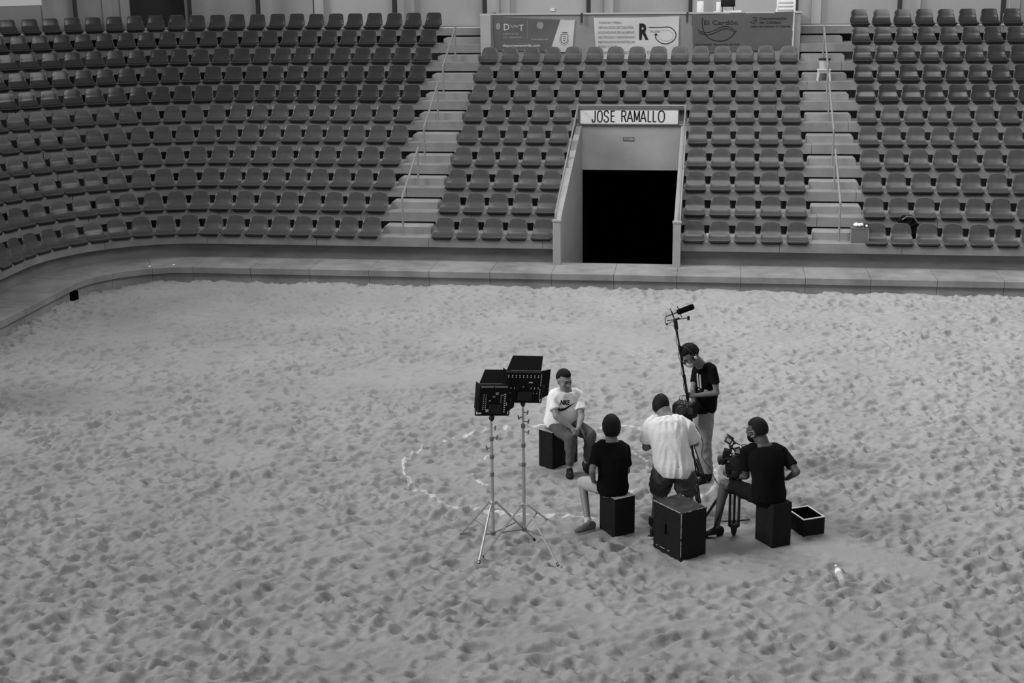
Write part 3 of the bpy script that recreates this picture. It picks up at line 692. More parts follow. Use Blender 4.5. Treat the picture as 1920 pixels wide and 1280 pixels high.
# rucksack behind the bottom row
q = at(1704, 425, D0 + .62); bx_, by_ = q.x, D0 + .66
bagz = Z0 + .004
bg_ = empty('rucksack', (bx_, by_, bagz), 'black rucksack slumped behind the second seat of the bottom right row', 'bag')
mb = MB(); mb.ell((bx_, by_, bagz + .24), [(.22, 0, .02), (0, .13, 0), (-.03, 0, .235)]); mb.ell((bx_ + .17, by_, bagz + .16), [(.14, 0, 0), (0, .12, 0), (0, 0, .155)]); mb.ell((bx_ - .12, by_ - .02, bagz + .38), [(.10, 0, .03), (0, .09, 0), (0, 0, .09)])
me = remesh(mb, 'sack', M['shirt_black'], .012, 3); wrinkle(me, .025, 9); link('sack', me, bg_)
mb = MB(); mb.tube([tuple(v) for v in bez([(bx_ - .15, by_ - .12, bagz + .40), (bx_ - .05, by_ - .13, bagz + .47), (bx_ + .08, by_ - .13, bagz + .45), (bx_ + .16, by_ - .13, bagz + .34)], 5)], .014, 8); mb.build('strap', M['steel_dark'], bg_, 40)
q = at(1327, 441, D0 + .3); mb = MB(); mb.lathe((q.x, D0 + .3, Z0 + .006), [(.024, 0), (.034, .10), (.036, .105), (.030, .104)], seg=16)
tag(mb.build('paper_cup', M['white_paper'], origin=(q.x, D0 + .3, Z0 + .006)), 'white paper cup between the two seats nearest the portal', 'cup')
for i, (x, y) in enumerate(((281, 500), (326, 497))):
    q = gnd(x, y, LZ + .004); mb = MB(); s_ = .035
    mb.add([q + V((-s_, -s_, 0)), q + V((s_, -s_ * .6, .008)), q + V((s_ * .8, s_, .0)), q + V((-s_ * .5, s_ * .9, .02)), q + V((0, 0, .022))], [(0, 1, 4), (1, 2, 4), (2, 3, 4), (3, 0, 4), (0, 3, 2, 1)])
    tag(mb.build('paper_scrap', M['white_paper'], origin=q), ['scrap of white paper on the kerb, nearer the left corner', 'scrap of white paper on the kerb, the more rightward of two'][i], 'paper')

# ------------------------------------------------------------------ sand
SX0, SX1, SY0, SY1, SD = -12.75, 10.6, 10.4, 28.0, 0.0235
nx, ny = int((SX1 - SX0) / SD) + 1, int((SY1 - SY0) / SD) + 1
rg = np.random.RandomState(5)
def fnoise(lam_x, lam_y, sharp=1.0):
    w = rg.standard_normal((ny, nx)); fx = np.fft.fftfreq(nx, SD)[None, :]; fy = np.fft.fftfreq(ny, SD)[:, None]
    r = np.sqrt((fx * lam_x) ** 2 + (fy * lam_y) ** 2); g = np.exp(-r ** 2 * sharp) * (1 - np.exp(-(r * 1.2) ** 2))
    o = np.real(np.fft.ifft2(np.fft.fft2(w) * g)); return o / o.std()
H = 0.010 * fnoise(1.6, 1.2) + 0.0055 * fnoise(0.6, 0.3) + 0.0056 * fnoise(0.36, 0.12) + 0.0034 * fnoise(0.16, 0.07)
XX = SX0 + np.arange(nx) * SD; YY = SY0 + np.arange(ny) * SD
gx, gy = np.meshgrid(XX, YY)
def blob(cx, cy, rx, ry, a=0.0, soft=0.35):
    u = (gx - cx) * math.cos(a) + (gy - cy) * math.sin(a); v = -(gx - cx) * math.sin(a) + (gy - cy) * math.cos(a)
    r = np.sqrt((u / rx) ** 2 + (v / ry) ** 2); return np.clip((1 + soft - r) / soft, 0, 1)
calm = np.clip(blob(1.9, 15.0, .75, .28, -.65) * .8 + blob(.1, 14.35, .6, .22, .1) * .8 + blob(.9, 15.0, .7, .3) * .7 + blob(-4.5, 21.5, 1.3, .6, .2) * .5 + blob(-2.2, 24.2, 1.5, .6) * .5 + blob(1.2, 13.3, .5, .3) * .6, 0, 1)
dens = (0.60 + 0.38 * np.tanh(fnoise(3.0, 2.0) + 0.2)) * np.clip(1.25 - (gy - 12) / 26, .5, 1.1)
pit = np.zeros_like(H); N = 62000
px_ = rg.uniform(SX0, SX1, N); py_ = rg.uniform(SY0, SY1, N)
for i in range(N):
    ci, cj = int((px_[i] - SX0) / SD), int((py_[i] - SY0) / SD)
    if rg.rand() > dens[min(cj, ny - 1), min(ci, nx - 1)] * (1 - 0.92 * calm[min(cj, ny - 1), min(ci, nx - 1)]): continue
    rr_ = 0.023 + 0.054 * rg.rand() ** 1.8; asp = rg.uniform(1.1, 2.3); an = rg.uniform(0, math.pi) if rg.rand() < .25 else rg.normal(0.15, 0.35); dp_ = rr_ * rg.uniform(0.40, 1.05) * min(1.0, max(.7, 1.2 - (py_[i] - 12) / 30))
    L = int(rr_ * asp * 2.2 / SD) + 1
    j0, j1, i0, i1 = max(cj - L, 0), min(cj + L + 1, ny), max(ci - L, 0), min(ci + L + 1, nx)
    if j1 <= j0 or i1 <= i0: continue
    dx = gx[j0:j1, i0:i1] - px_[i]; dy = gy[j0:j1, i0:i1] - py_[i]
    u = (dx * math.cos(an) + dy * math.sin(an)) / (rr_ * asp); v = (-dx * math.sin(an) + dy * math.cos(an)) / rr_
    r2 = u * u + v * v
    pit[j0:j1, i0:i1] += -dp_ * np.exp(-(r2 ** 1.6) * 0.95) + dp_ * 0.26 * np.exp(-((np.sqrt(r2) - 1.4) / 0.35) ** 2)
pit = np.tanh(pit / 0.06) * 0.06
H = H * (1 - 0.8 * calm) + pit * (1 - 0.6 * calm)
# sand banked up against the kerb
edge = np.clip((gy - 27.0) / 0.9, 0, 1) ** 2 * 0.06 + np.clip((-11.9 - gx) / 0.8, 0, 1) ** 2 * 0.06
H += edge
# a dragged ridge beside the open box
H += 0.025 * np.exp(-(((gx - 1.75) * 0.53 + (gy - 15.25) * 0.85) / 0.045) ** 2) * np.clip((gx - 1.35) / .1, 0, 1) * np.clip((2.9 - gx) / .4, 0, 1)
# hold the level down where feet and boxes stand
for cx_, cy_, r_ in ((-1.92, 17.6, .35), (-1.03, 15.45, .3), (-.25, 14.95, .38), (.74, 15.3, .3), (1.22, 15.8, .3), (-1.7, 17.1, .2), (-1.35, 15.35, .2), (0.0, 17.2, .25), (.15, 15.4, .22), (-.25, 15.5, .3)):
    w_ = np.clip(1.6 - np.sqrt((gx - cx_) ** 2 + (gy - cy_) ** 2) / r_, 0, 1); H = H * (1 - w_) + np.minimum(H, 0.0) * w_ * .3
def hgt(x, y):
    i = min(max((x - SX0) / SD, 0), nx - 1.001); j = min(max((y - SY0) / SD, 0), ny - 1.001); a, b = int(i), int(j); u, v = i - a, j - b
    return float((H[b, a] * (1 - u) + H[b, a + 1] * u) * (1 - v) + (H[b + 1, a] * (1 - u) + H[b + 1, a + 1] * u) * v)
# tread the sand up to the kerb line only
vs = np.empty((ny * nx, 3), 'f'); vs[:, 0] = gx.ravel(); vs[:, 1] = gy.ravel(); vs[:, 2] = H.ravel()
ii = (np.arange(ny - 1)[:, None] * nx + np.arange(nx - 1)[None, :]).ravel()
cxm = gx[:-1, :-1].ravel() ; cym = gy[:-1, :-1].ravel()
inside = (cym < D0 + LN + .08) & (cxm > XC - RAD - LN - .10)
corner = (cxm < XC) & (cym > YC) & (np.hypot(cxm - XC, cym - YC) > RAD + LN + .10)
ii = ii[inside & ~corner]
quads = np.stack([ii, ii + 1, ii + nx + 1, ii + nx], 1).astype('i')
me = bpy.data.meshes.new('sand'); me.vertices.add(len(vs)); me.vertices.foreach_set('co', vs.ravel())
me.loops.add(quads.size); me.loops.foreach_set('vertex_index', quads.ravel()); me.polygons.add(len(quads))
me.polygons.foreach_set('loop_start', np.arange(0, quads.size, 4, dtype='i')); me.polygons.foreach_set('use_smooth', np.ones(len(quads), 'bool')); me.update(calc_edges=True)
sand_m = mat('sand', 0.285, 0.95, 0.1, 0.10, 0.7, 0.006, 28); me.materials.append(sand_m)
tag(link('floor', me), 'trampled pale sand covering the arena floor', kind='structure')

# chalk ring, draped on the sand
def chalk(name, pts, w, label, seed, gap=0.2):
    P = bez([V((x, y)) for x, y in pts + pts[:1]], 60); mb = MB(); nw = 7; ps = []
    for i, p in enumerate(P):
        d = (P[min(i + 1, len(P) - 1)] - P[max(i - 1, 0)]).normalized(); n_ = V((-d.y, d.x))
        g_ = noise.noise(V((p.x * 1.7, p.y * 1.7, seed))); ww = w * (0.7 + 0.6 * noise.noise(V((p.x * 2.2, p.y * 2.2, seed + 5))))
        ww *= min(1, max(0, (g_ + gap) * 6)); off = 0.05 * noise.noise(V((p.x * 1.6, p.y * 1.6, seed + 2)))
        row = []
        for k in range(nw):
            u = -1 + 2 * k / (nw - 1); q = p + n_ * (off + u * ww + .010 * noise.noise(V((p.x * 14, p.y * 14, seed + u * 3)))); row.append(V((q.x, q.y, hgt(q.x, q.y) + 0.004 * (1 - u * u) - 0.0012)))
        ps.append((row, ww > w * .12))
    fs = []
    for i in range(len(ps) - 1):
        if ps[i][1] and ps[i + 1][1]:
            fs += [(i * nw + j, i * nw + j + 1, (i + 1) * nw + j + 1, (i + 1) * nw + j) for j in range(nw - 1)]
    mb.add([q for r_, _ in ps for q in r_], fs); return tag(mb.build(name, M['chalk'], smooth=True), label, 'marking', kind='stuff')
ring = [(-3.98, 17.5), (-3.87, 17.0), (-3.46, 16.33), (-2.99, 15.97), (-2.2, 15.76), (-1.46, 15.76), (-.7, 16.0), (-.05, 16.6), (.12, 17.35), (-.1, 18.2), (-.55, 18.85), (-1.05, 19.1), (-1.71, 19.21), (-2.3, 19.15), (-3.18, 18.79), (-3.81, 18.11)]
chalk('chalk_ring', ring, 0.045, 'large broken white chalk ring drawn on the sand', 3, gap=.75)
chalk('chalk_ring', [(-3.05, 17.5), (-2.9, 16.9), (-2.3, 16.5), (-1.5, 16.45), (-.85, 16.9), (-.75, 17.6), (-1.1, 18.2), (-1.9, 18.4), (-2.7, 18.1)], 0.040, 'smaller faint chalk ring inside the large one', 11, gap=.10)

# ------------------------------------------------------------------ wooden boxes
def crate(F, L, Rr, h, label, tops='wood_top', open_top=False, worn=False, z=0.0):
    F, L, Rr = V(F), V(L), V(Rr); F.z = L.z = Rr.z = 0
    e1 = Rr - F; w = e1.length; e1.normalize(); e2 = V((-e1.y, e1.x, 0)); d = abs((L - F).dot(e2))
    base = F + e1 * w / 2 + e2 * d / 2; rot = Matrix((e1, e2, V((0, 0, 1)))).transposed(); t_ = 0.018
    z0 = -0.035
    o = empty('wooden_box', base + V((0, 0, z)), label, 'box', 'black wooden boxes round the interview')
    def P(nm, c, s, m_='wood_black', bev=.003):
        mb = MB(); mb.box(base + rot @ V(c), s, rot, bevel=bev); return mb.build(nm, M[m_], o)
    H_ = h - z0; zc = z0 + H_ / 2
    for sy in (-1, 1): P('side_panel', (0, sy * (d / 2 - t_ / 2), zc), (w, t_, H_))
    for sx in (-1, 1): P('side_panel', (sx * (w / 2 - t_ / 2), 0, zc), (t_, d - 2 * t_, H_))
    if not open_top: P('top_panel', (0, 0, h - t_ / 2 + .001), (w - .002, d - .002, t_), tops)
    else:
        P('bottom_panel', (0, 0, .02), (w - 2 * t_, d - 2 * t_, t_))
        for sy in (-1, 1): P('rim', (0, sy * (d / 2 - t_ / 2), h + .004), (w, t_, .008), 'white', 0)
        for sx in (-1, 1): P('rim', (sx * (w / 2 - t_ / 2), 0, h + .004), (t_, d - 2 * t_, .008), 'white', 0)
    if worn:
        rr = random.Random(4); mb = MB()
        def scuff(a, b, n_):
            for i in range(n_):
                u0 = rr.random(); L_ = rr.uniform(.02, .10); p0 = a.lerp(b, u0); p1 = a.lerp(b, min(1, u0 + L_)); mb.tube([p0, p1], rr.uniform(.003, .0065), 5)
        c = lambda x, y, zz: base + rot @ V((x * w / 2, y * d / 2, zz))
        scuff(c(-1, -1, h), c(-1, 1, h), 40); scuff(c(-1, -1, h), c(-1, -1, .05), 40); scuff(c(-1, -1, h), c(1, -1, h), 10); scuff(c(1, -1, h), c(1, 1, h), 8); scuff(c(-1, -1, .05), c(-1, 1, .05), 5)
        tag(mb.build('worn_edges', M['print_mid'], o), kind='stuff')
        mb = MB(); mb.box(base + rot @ V((-w / 2 - .001, .02, h * .52)), (.004, .035, .12), rot, bevel=.001); mb.build('handle_slot', M['tunnel'], o)
    return o, base, e1, e2, w, d
crate(gnd(1036, 880), gnd(1008, 873), gnd(1083, 862), .50, 'black wooden box under the seated person in the white logo shirt', 'wood_pale')
crate(gnd(1153, 1007), gnd(1122, 990), gnd(1190, 998), .46, 'black wooden box under the seated person nearest the lamps', 'wood_pale')
crate(gnd(1276, 1052), gnd(1234, 1022), gnd(1323, 1038), .56, 'large scuffed black wooden box with worn pale edges, nearest the camera', 'wood_top', worn=True)
crate(gnd(1448, 1028), gnd(1403, 1012), gnd(1482, 1020), .51, 'black wooden box under the seated camera operator', 'wood_black')
crate(gnd(1506.6, 975.5, .2), gnd(1471, 955, .2), gnd(1547, 969, .2), .2, 'low open black box with a white rim', open_top=True)

# ------------------------------------------------------------------ people
def hand(mb, w, d, n_, side, curl=0.5, s=1.0):
    """w wrist, d pointing direction, n_ palm normal (the way the palm faces), side: unit vector towards the thumb"""
    d = d.normalized(); n_ = (n_ - d * n_.dot(d)).normalized(); t = d.cross(n_).normalized()
    if t.dot(side) < 0: t = -t
    pc = w + d * 0.048 * s
    mb.ell(pc, [d * .054 * s, t * .041 * s, n_ * .017 * s], seg=10, rings=7)
    mb.tube([w - d * .02, w + d * .03], [.026, .024], 8)
    for i, (off, ln) in enumerate(((.030, .072), (.010, .080), (-.010, .075), (-.029, .060))):
        p0 = w + d * .080 * s + t * off * s; a = curl * (1 + .12 * i); dirs = d; p = p0; pts = [p0 - d * .03]; pts.append(p0)
        for sg, fr in enumerate((.42, .33, .25)):
            a_ = a * (sg + 1) * .75; dd = d * math.cos(a_) + n_ * math.sin(a_); p = p + dd * ln * fr * s; pts.append(p)
        mb.tube(pts, [.0095, .0095, .0088, .008, .0068], 6)
    p0 = w + d * .022 * s + t * .026 * s; q = p0 + (d * .6 + t * .7 + n_ * .25).normalized() * .036 * s; r_ = q + (d * .9 + t * .15 + n_ * .45).normalized() * .032 * s
    mb.tube([p0, q, r_], [.014, .011, .0085], 6)

def make_person(label, J, o):
    """J: joints as vectors; o: options"""
    pel, neck = J['pel'], J['neck']; up = (neck - pel).normalized(); Ls = (neck - pel).length
    r = J['sR'] - J['sL']; r = (r - up * r.dot(up)).normalized(); f = up.cross(r)
    g = o.get('girth', 1.0); bel = o.get('belly', 0.0); sl = o.get('slouch', 0.03); sc_ = o.get('skin', 'skin')
    hr = J['hR'] - J['hL']; hr.normalize()
    base = V((pel.x, pel.y, 0)); root = empty('person', base, label, 'person')
    def spine(t): return pel + up * (Ls * t) - f * (sl * math.sin(math.pi * min(max(t, 0), 1)))
    prof = [(-.22, .085, .075), (-.12, .150, .110), (0, .165, .120), (.22, .150, .110), (.45, .152, .115), (.70, .168, .118), (.86, .160, .100), (.95, .105, .080), (1.02, .062, .062)]
    def rings(t0, t1, infl, shoulder=True, bellyk=1.0, flare=0.0):
        out = []
        ts = [t0 + (t1 - t0) * i / 12 for i in range(13)]
        for t in ts:
            for (ta, aa, ba), (tb, ab, bb) in zip(prof, prof[1:]):
                if t <= tb + 1e-6: k = (t - ta) / (tb - ta); k = max(0, k); a, b = aa + (ab - aa) * k, ba + (bb - ba) * k; break
            be = bel * math.exp(-((t - .28) / .28) ** 2) * bellyk
            rr_ = (hr * (1 - min(max(t, 0), 1)) + r * min(max(t, 0), 1)).normalized()
            out.append((spine(t) + f * be * .5, rr_, up.cross(rr_).normalized(), a * g + infl + flare * (1 - t) + be * .35, b * g + infl + be * .6 + flare * (1 - t)))
        return out
    # body: one continuous surface
    mb = MB(); mb.loft(rings(-.22, 1.02, 0))
    for s_ in 'LR':
        S, E, W = J['s' + s_], J['e' + s_], J['w' + s_]
        sh0 = neck - up * .06
        mb.tube([sh0, S], [.055, .056 * g], 10); mb.ball(S, .057 * g)
        mb.tube([S, S.lerp(E, .45), E], [.053 * g, .047 * g, .038 * g], 10); mb.ball(E, .039 * g)
        mb.tube([E, E.lerp(W, .3), W], [.040 * g, .039 * g, .026], 10)
        hd = J.get('hd' + s_, W - E).normalized(); pn = J.get('pn' + s_, -up); hand(mb, W, hd, pn, J.get('th' + s_, f), o.get('curl', .55))
        Hp, K, A = J['h' + s_], J['k' + s_], J['a' + s_]
        mb.ball(Hp, .088 * g); mb.tube([Hp, Hp.lerp(K, .5), K], [.088 * g, .074 * g, .054 * g], 12); mb.ball(K, .055 * g)
        mb.tube([K, K.lerp(A, .3), A], [.052 * g, .053 * g, .034], 10); mb.ball(A, .036)
        td = J['t' + s_]; td = V((td.x, td.y, 0)).normalized(); mb.tube([A - V((0, 0, .03)) - td * .03, A - V((0, 0, .035)) + td * .11], [.032, .026], 8)
    h = J['head']; hf = J['hf'].normalized(); hu0 = J.get('hu', V((0, 0, 1))); hu = (hu0 - hf * hu0.dot(hf)).normalized(); hrv = hf.cross(hu)
    hs = o.get('hs', 1.15); nk = o.get('nk', 1.0)
    mb.tube([neck - up * .06, neck.lerp(h, .35), h - hu * .05 - hf * .02], [.078 * g, .064 * g * nk, .060 * nk], 12)
    uf, uu, ur = hf.copy(), hu.copy(), hrv.copy(); hf = hf * hs; hu = hu * hs; hrv = hrv * hs
    mb.ell(h + hu * .012 - hf * .012, [hrv * .074, hf * .094, hu * .104], seg=18, rings=12)
    mb.ell(h - hu * .050 + hf * .022, [hrv * .056, hf * .066, hu * .064]); mb.ell(h - hu * .098 + hf * .060, [hrv * .026, hf * .022, hu * .018])
    mb.ell(h + hf * .092 - hu * .020, [hrv * .0135, hf * .020, hu * .024]); mb.ell(h + hf * .078 + hu * .026, [hrv * .05, hf * .012, hu * .012])
    for s_ in (-1, 1): mb.ell(h + hrv * .076 * s_ - hu * .012 - hf * .008, [hrv * .010, (hf * .018 - hu * .004), hu * .030], seg=8, rings=6); mb.ell(h + hrv * .040 * s_ - hu * .028 + hf * .055, [hrv * .022, hf * .024, hu * .022], seg=8, rings=6)
    me = remesh(mb, 'body', M[sc_], .0075, 4); body = link('body', me, root)
    if o.get('face', True):
        for s_ in (-1, 1):
            e = MB(); e.ell(h + hf * .083 + hrv * .031 * s_ + hu * .004, [hrv * .0145, hf * .008, hu * .0075], seg=10, rings=7); e.build('eye', M['eye'], root, True)
            e = MB(); e.tube([h + hf * .091 + hrv * .014 * s_ + hu * .023, h + hf * .086 + hrv * .034 * s_ + hu * .029, h + hf * .074 + hrv * .050 * s_ + hu * .022], [.0035, .0045, .0025], 6); e.build('eyebrow', M['hair'], root, True)
        e = MB(); e.ell(h + hf * .0855 - hu * .058, [hrv * .022, hf * .007, hu * .0062], seg=10, rings=7); e.build('mouth', M['lips'], root, True)
    # hair
    mb = MB(); seg, rg_ = 36, 24; vs = []; low = o.get('hair_low', -.35); vol = o.get('hair_vol', 1.0); sg = rnd.uniform(0, 50)
    def hv(th, ph):
        d = uu * math.cos(th) + (uf * math.cos(ph) + ur * math.sin(ph)) * math.sin(th); cf, cu = math.cos(ph) * math.sin(th), math.cos(th)
        line = .42 - .10 * math.cos(2 * ph) if cf > .15 else low + .0
        k = 1.0
        lim = low + (0.40 - low) * min(1, max(0, (cf + .12) / .45))
        k = min(1, max(0, (cu - lim) / .16)); k = k * k * (3 - 2 * k)
        rad = (0.86 + (0.225 * vol) * k) * (1 + .02 * vol * noise.noise(d * 9 + V((sg, 0, 0))))
        return h + hu * .014 - hf * .014 + hu * (d.dot(uu) * .104 * rad) + hf * (d.dot(uf) * .096 * rad) + hrv * (d.dot(ur) * .077 * rad)
    for i in range(1, rg_):
        for k in range(seg): vs.append(hv(math.pi * i / rg_, 2 * math.pi * k / seg))
    nb_ = len(vs); vs += [hv(0, 0), hv(math.pi, 0)]
    fs = [(i * seg + k, (i + 1) * seg + k, (i + 1) * seg + (k + 1) % seg, i * seg + (k + 1) % seg) for i in range(rg_ - 2) for k in range(seg)]
    fs += [(nb_, k, (k + 1) % seg) for k in range(seg)] + [(nb_ + 1, (rg_ - 2) * seg + (k + 1) % seg, (rg_ - 2) * seg + k) for k in range(seg)]
    mb.add(vs, fs); mb.build('hair', M['hair'], root, True)
    # shirt
    hem = o.get('hem', -.18); mb = MB(); mb.loft(rings(hem, .965, .017, flare=o.get('flare', .012)), seg=28)
    sf = o.get('sleeve', .72)
    for s_ in 'LR':
        S, E = J['s' + s_], J['e' + s_]
        sw = o.get('sw', 1.0); mb.tube([neck - up * .070, S.lerp(neck, .35) + up * .002, S], [.070, .070 * g, .064 * g], 12); mb.ball(S, .064 * g, seg=14, rings=9)
        mb.tube([S, S.lerp(E, sf * .5), S.lerp(E, sf)], [.063 * g * sw, .061 * g * sw, .064 * g * sw], 14)
    mb.tube([J['sL'].lerp(J['sR'], .06) - up * .015, neck - up * .085, J['sR'].lerp(J['sL'], .06) - up * .015], [.066 * g, .078 * g, .066 * g], 14, squash=(f, .95))
    me = remesh(mb, 'shirt', M[o['shirt']], .0095, 9); wrinkle(me, o.get('fold', .012), 8, o.get('fold_dir', (1.2, 1.2, .55))); wrinkle(me, .0018, 24)
    shirt = link('shirt', me, root)
    # trousers or shorts
    lg = o.get('leg', .98); mb = MB(); mb.loft(rings(-.20, .14, .010, bellyk=.9), seg=24)
    for s_ in 'LR':
        Hp, K, A = J['h' + s_], J['k' + s_], J['a' + s_]
        mb.ball(Hp, .098 * g, seg=14, rings=9)
        if lg <= .5: e = Hp.lerp(K, lg * 2); mb.tube([Hp, Hp.lerp(e, .5), e], [.098 * g, .090 * g, .082 * g], 14)
        else:
            e = K.lerp(A, (lg - .5) * 2); lo = o.get('cuff', .050); kn = o.get('kn', 1.0); mb.tube([Hp, Hp.lerp(K, .5), K], [.098 * g, .088 * g * kn ** .5, .068 * g * kn], 14); mb.ball(K, .068 * g * kn, seg=14, rings=9)
            mb.tube([K, K.lerp(e, .4), e], [.067 * g * kn, .063 * g * kn, lo], 14)
    me = remesh(mb, 'trousers', M[o['pants']], .010, 4); wrinkle(me, o.get('pfold', .012), 11, (1, 1, .8))
    link('shorts' if lg <= .6 else 'trousers', me, root)
    for s_ in 'LR':
        A, td = J['a' + s_], J['t' + s_]; td = V((td.x, td.y, 0)).normalized(); sd = V((-td.y, td.x, 0)); z0 = A.z - .085
        mb = MB(); c = V((A.x, A.y, z0))
        for u, hw, hh in ((-.050, .040, .095), (0, .044, .105), (.05, .047, .082), (.095, .049, .066), (.135, .042, .050)): mb.ell(c + td * u + V((0, 0, hh * .5)), [td * .055, sd * hw, V((0, 0, hh * .62))], seg=12, rings=8)
        mb.tube([A - V((0, 0, .05)), A - V((0, 0, .005))], [.044, .042], 10)
        me = remesh(mb, 'shoe', M[o.get('shoe', 'shoe_dark')], .008, 3); sh = link('shoe', me, root)
        mb = MB(); n_ = 18; poly = []
        for i in range(n_):
            a = 2 * math.pi * i / n_; poly.append(c + td * (.042 + .132 * math.cos(a)) + sd * (.050 * math.sin(a) * (1 + .12 * math.cos(a))) + V((0, 0, -.012)))
        mb.prism(poly, (0, 0, .022)); mb.build('sole', M[o.get('sole', 'shoe_dark')], sh)
        if o.get('sock'): mb = MB(); mb.tube([A - V((0, 0, .02)), A + (J['k' + s_] - A).normalized() * .07], [.042, .042], 12); mb.build('sock', M[o['sock']], root, True)
    return root, shirt, dict(up=up, f=f, r=r, h=h, hf=hf, hu=hu, hr=hrv, spine=spine)
def print_on(shirt, parent, fn, origin, right, upv, view, material, name, off=.004):
    """flat print laid onto the cloth: fn(mb) draws in the plane through origin, the points are then dropped along view onto the cloth"""
    bm = bmesh.new(); mb = MB(); fn(mb)
    vs = [bm.verts.new(v) for v in mb.v]
    for f_ in mb.f:
        try: bm.faces.new([vs[i] for i in f_])
        except ValueError: pass
    bmesh.ops.triangulate(bm, faces=bm.faces[:])
    for _ in range(3):
        es = [e for e in bm.edges if e.calc_length() > .025]
        if not es: break
        bmesh.ops.subdivide_edges(bm, edges=es, cuts=1)
    bmesh.ops.triangulate(bm, faces=bm.faces[:])
    tree = BVHTree.FromPolygons([v.co.copy() for v in shirt.data.vertices], [tuple(p.vertices) for p in shirt.data.polygons])
    for v in bm.verts:
        p = origin + right * v.co.x + upv * v.co.y; hit = tree.ray_cast(p - view * .5, view)
        v.co = (hit[0] - view * off) if hit[0] else p
    me = bpy.data.meshes.new(name); bm.to_mesh(me); bm.free(); me.materials.append(M[material]); return link(name, me, parent)
def flat(pts, w):      # stroke in the local print plane
    return lambda mb: ribbon(mb, pts, w, V((1, 0, 0)), V((0, 1, 0)))
def ground_ankle(x, y, z=.085): return gnd(x, y, z)

# 1 the seated person in the white logo shirt
J = dict(pel=at(1053, 791, 17.60)); J['pel'].z = .585
J['neck'] = at(1061, 729, 17.56); J['head'] = at(1058, 712, 17.50); J['hf'] = V((.62, -.75, -.22)); J['hu'] = V((.05, 0, 1))
J['sR'] = at(1036, 743, 17.52); J['sL'] = at(1085, 742, 17.62)
J['eR'] = bone(J['sR'], 1043, 780, .29, -1); J['wR'] = bone(J['eR'], 1073, 803, .25, -1)
J['eL'] = bone(J['sL'], 1090, 780, .28, -1); J['wL'] = bone(J['eL'], 1084, 803, .24, -1)
J['hdR'] = V((.75, -.35, -.55)); J['hdL'] = V((-.35, -.35, -.9)); J['pnR'] = V((.3, .3, -1)); J['pnL'] = V((-.6, .6, -.2)); J['thR'] = V((.2, -.4, 1)); J['thL'] = V((0, -.9, .3))
J['hR'] = J['pel'] + V((-.10, -.05, -.02)); J['hL'] = J['pel'] + V((.10, 0, -.02))
J['kR'] = bone(J['hR'], 1070, 822, .42, -1); J['kL'] = bone(J['hL'], 1107, 815, .41, -1)
J['aR'] = gnd(1068, 878, .085); J['aL'] = gnd(1100, 868, .085); J['tR'] = V((.15, -1, 0)); J['tL'] = V((.5, -.9, 0))
root, shirt, Q = make_person('seated person in a white logo T-shirt, hands clasped between the knees', J, dict(girth=1.16, belly=.055, slouch=.035, skin='skin_light', shirt='shirt_white', pants='legging', leg=.95, hem=-.10, flare=.02, sleeve=.70, fold=.010, hs=1.17, hair_low=-.25, hair_vol=1.0, curl=.8, cuff=.046))
v_ = (Q['spine'](.62) - CAM).normalized(); v_ = (-Q['f'] * .8 + v_ * .4).normalized()
o_ = Q['spine'](.60); pr = -Q['r']; pu = Q['up']
def nike(mb): put_text(mb, 'NIKE', .085, V((-.070, .0, 0)), V((1, 0, 0)), V((0, 1, 0)), width=.125, offset=.004, shear=.12)
def swoosh(mb):
    top = bez([V((.135, .035)), V((.05, -.012)), V((-.03, -.050)), V((-.068, -.048)), V((-.078, -.020)), V((-.066, .012))], 6)
    bot = bez([V((.135, .035)), V((.05, -.035)), V((-.02, -.080)), V((-.085, -.088)), V((-.100, -.050)), V((-.066, .012))], 6); n_ = len(top)
    mb.add([V((p.x, p.y, 0)) for p in top] + [V((p.x, p.y, 0)) for p in bot], [(i, i + 1, n_ + i + 1, n_ + i) for i in range(n_ - 1)])
print_on(shirt, shirt, nike, o_, pr, pu, v_, 'ink', 'lettering'); print_on(shirt, shirt, swoosh, o_, pr, pu, v_, 'ink', 'logo')

# 2 the interviewer, back to us
J = dict(pel=at(1149, 915, 15.42)); J['pel'].z = .53
J['neck'] = at(1146, 824, 15.50); J['head'] = at(1146, 801, 15.54); J['hf'] = V((-.25, .97, -.12))
J['sL'] = at(1119, 840, 15.45); J['sR'] = at(1172, 841, 15.55)
J['eL'] = bone(J['sL'], 1110, 883, .29, -1); J['wL'] = bone(J['eL'], 1113, 902, .25, 1); J['eR'] = bone(J['sR'], 1176, 882, .29, 1); J['wR'] = bone(J['eR'], 1158, 890, .25, 1)
J['hdL'] = V((.1, .8, -.4)); J['hdR'] = V((-.5, .8, -.2)); J['thL'] = V((1, .2, .2)); J['thR'] = V((-1, 0, .5))
J['hL'] = J['pel'] + V((-.10, .03, -.02)); J['hR'] = J['pel'] + V((.09, .07, -.02))
J['kL'] = bone(J['hL'], 1092, 904, .42, 1); J['kR'] = J['hR'] + V((-.06, .42, .0)); J['aL'] = gnd(1103, 981, .085); J['aR'] = V((J['kR'].x + .02, J['kR'].y + .05, .085)); J['tL'] = V((-.7, -.55, 0)); J['tR'] = V((.1, 1, 0))
make_person('seated person with back turned, black T-shirt and light knee shorts', J, dict(girth=.97, slouch=.05, skin='skin', shirt='shirt_black', pants='shorts_light', leg=.5, hem=-.16, sleeve=.75, face=False, hs=1.24, nk=1.1, hair_low=-.88, hair_vol=1.25, shoe='shoe_grey', sole='sock', sock='sock', fold=.006))

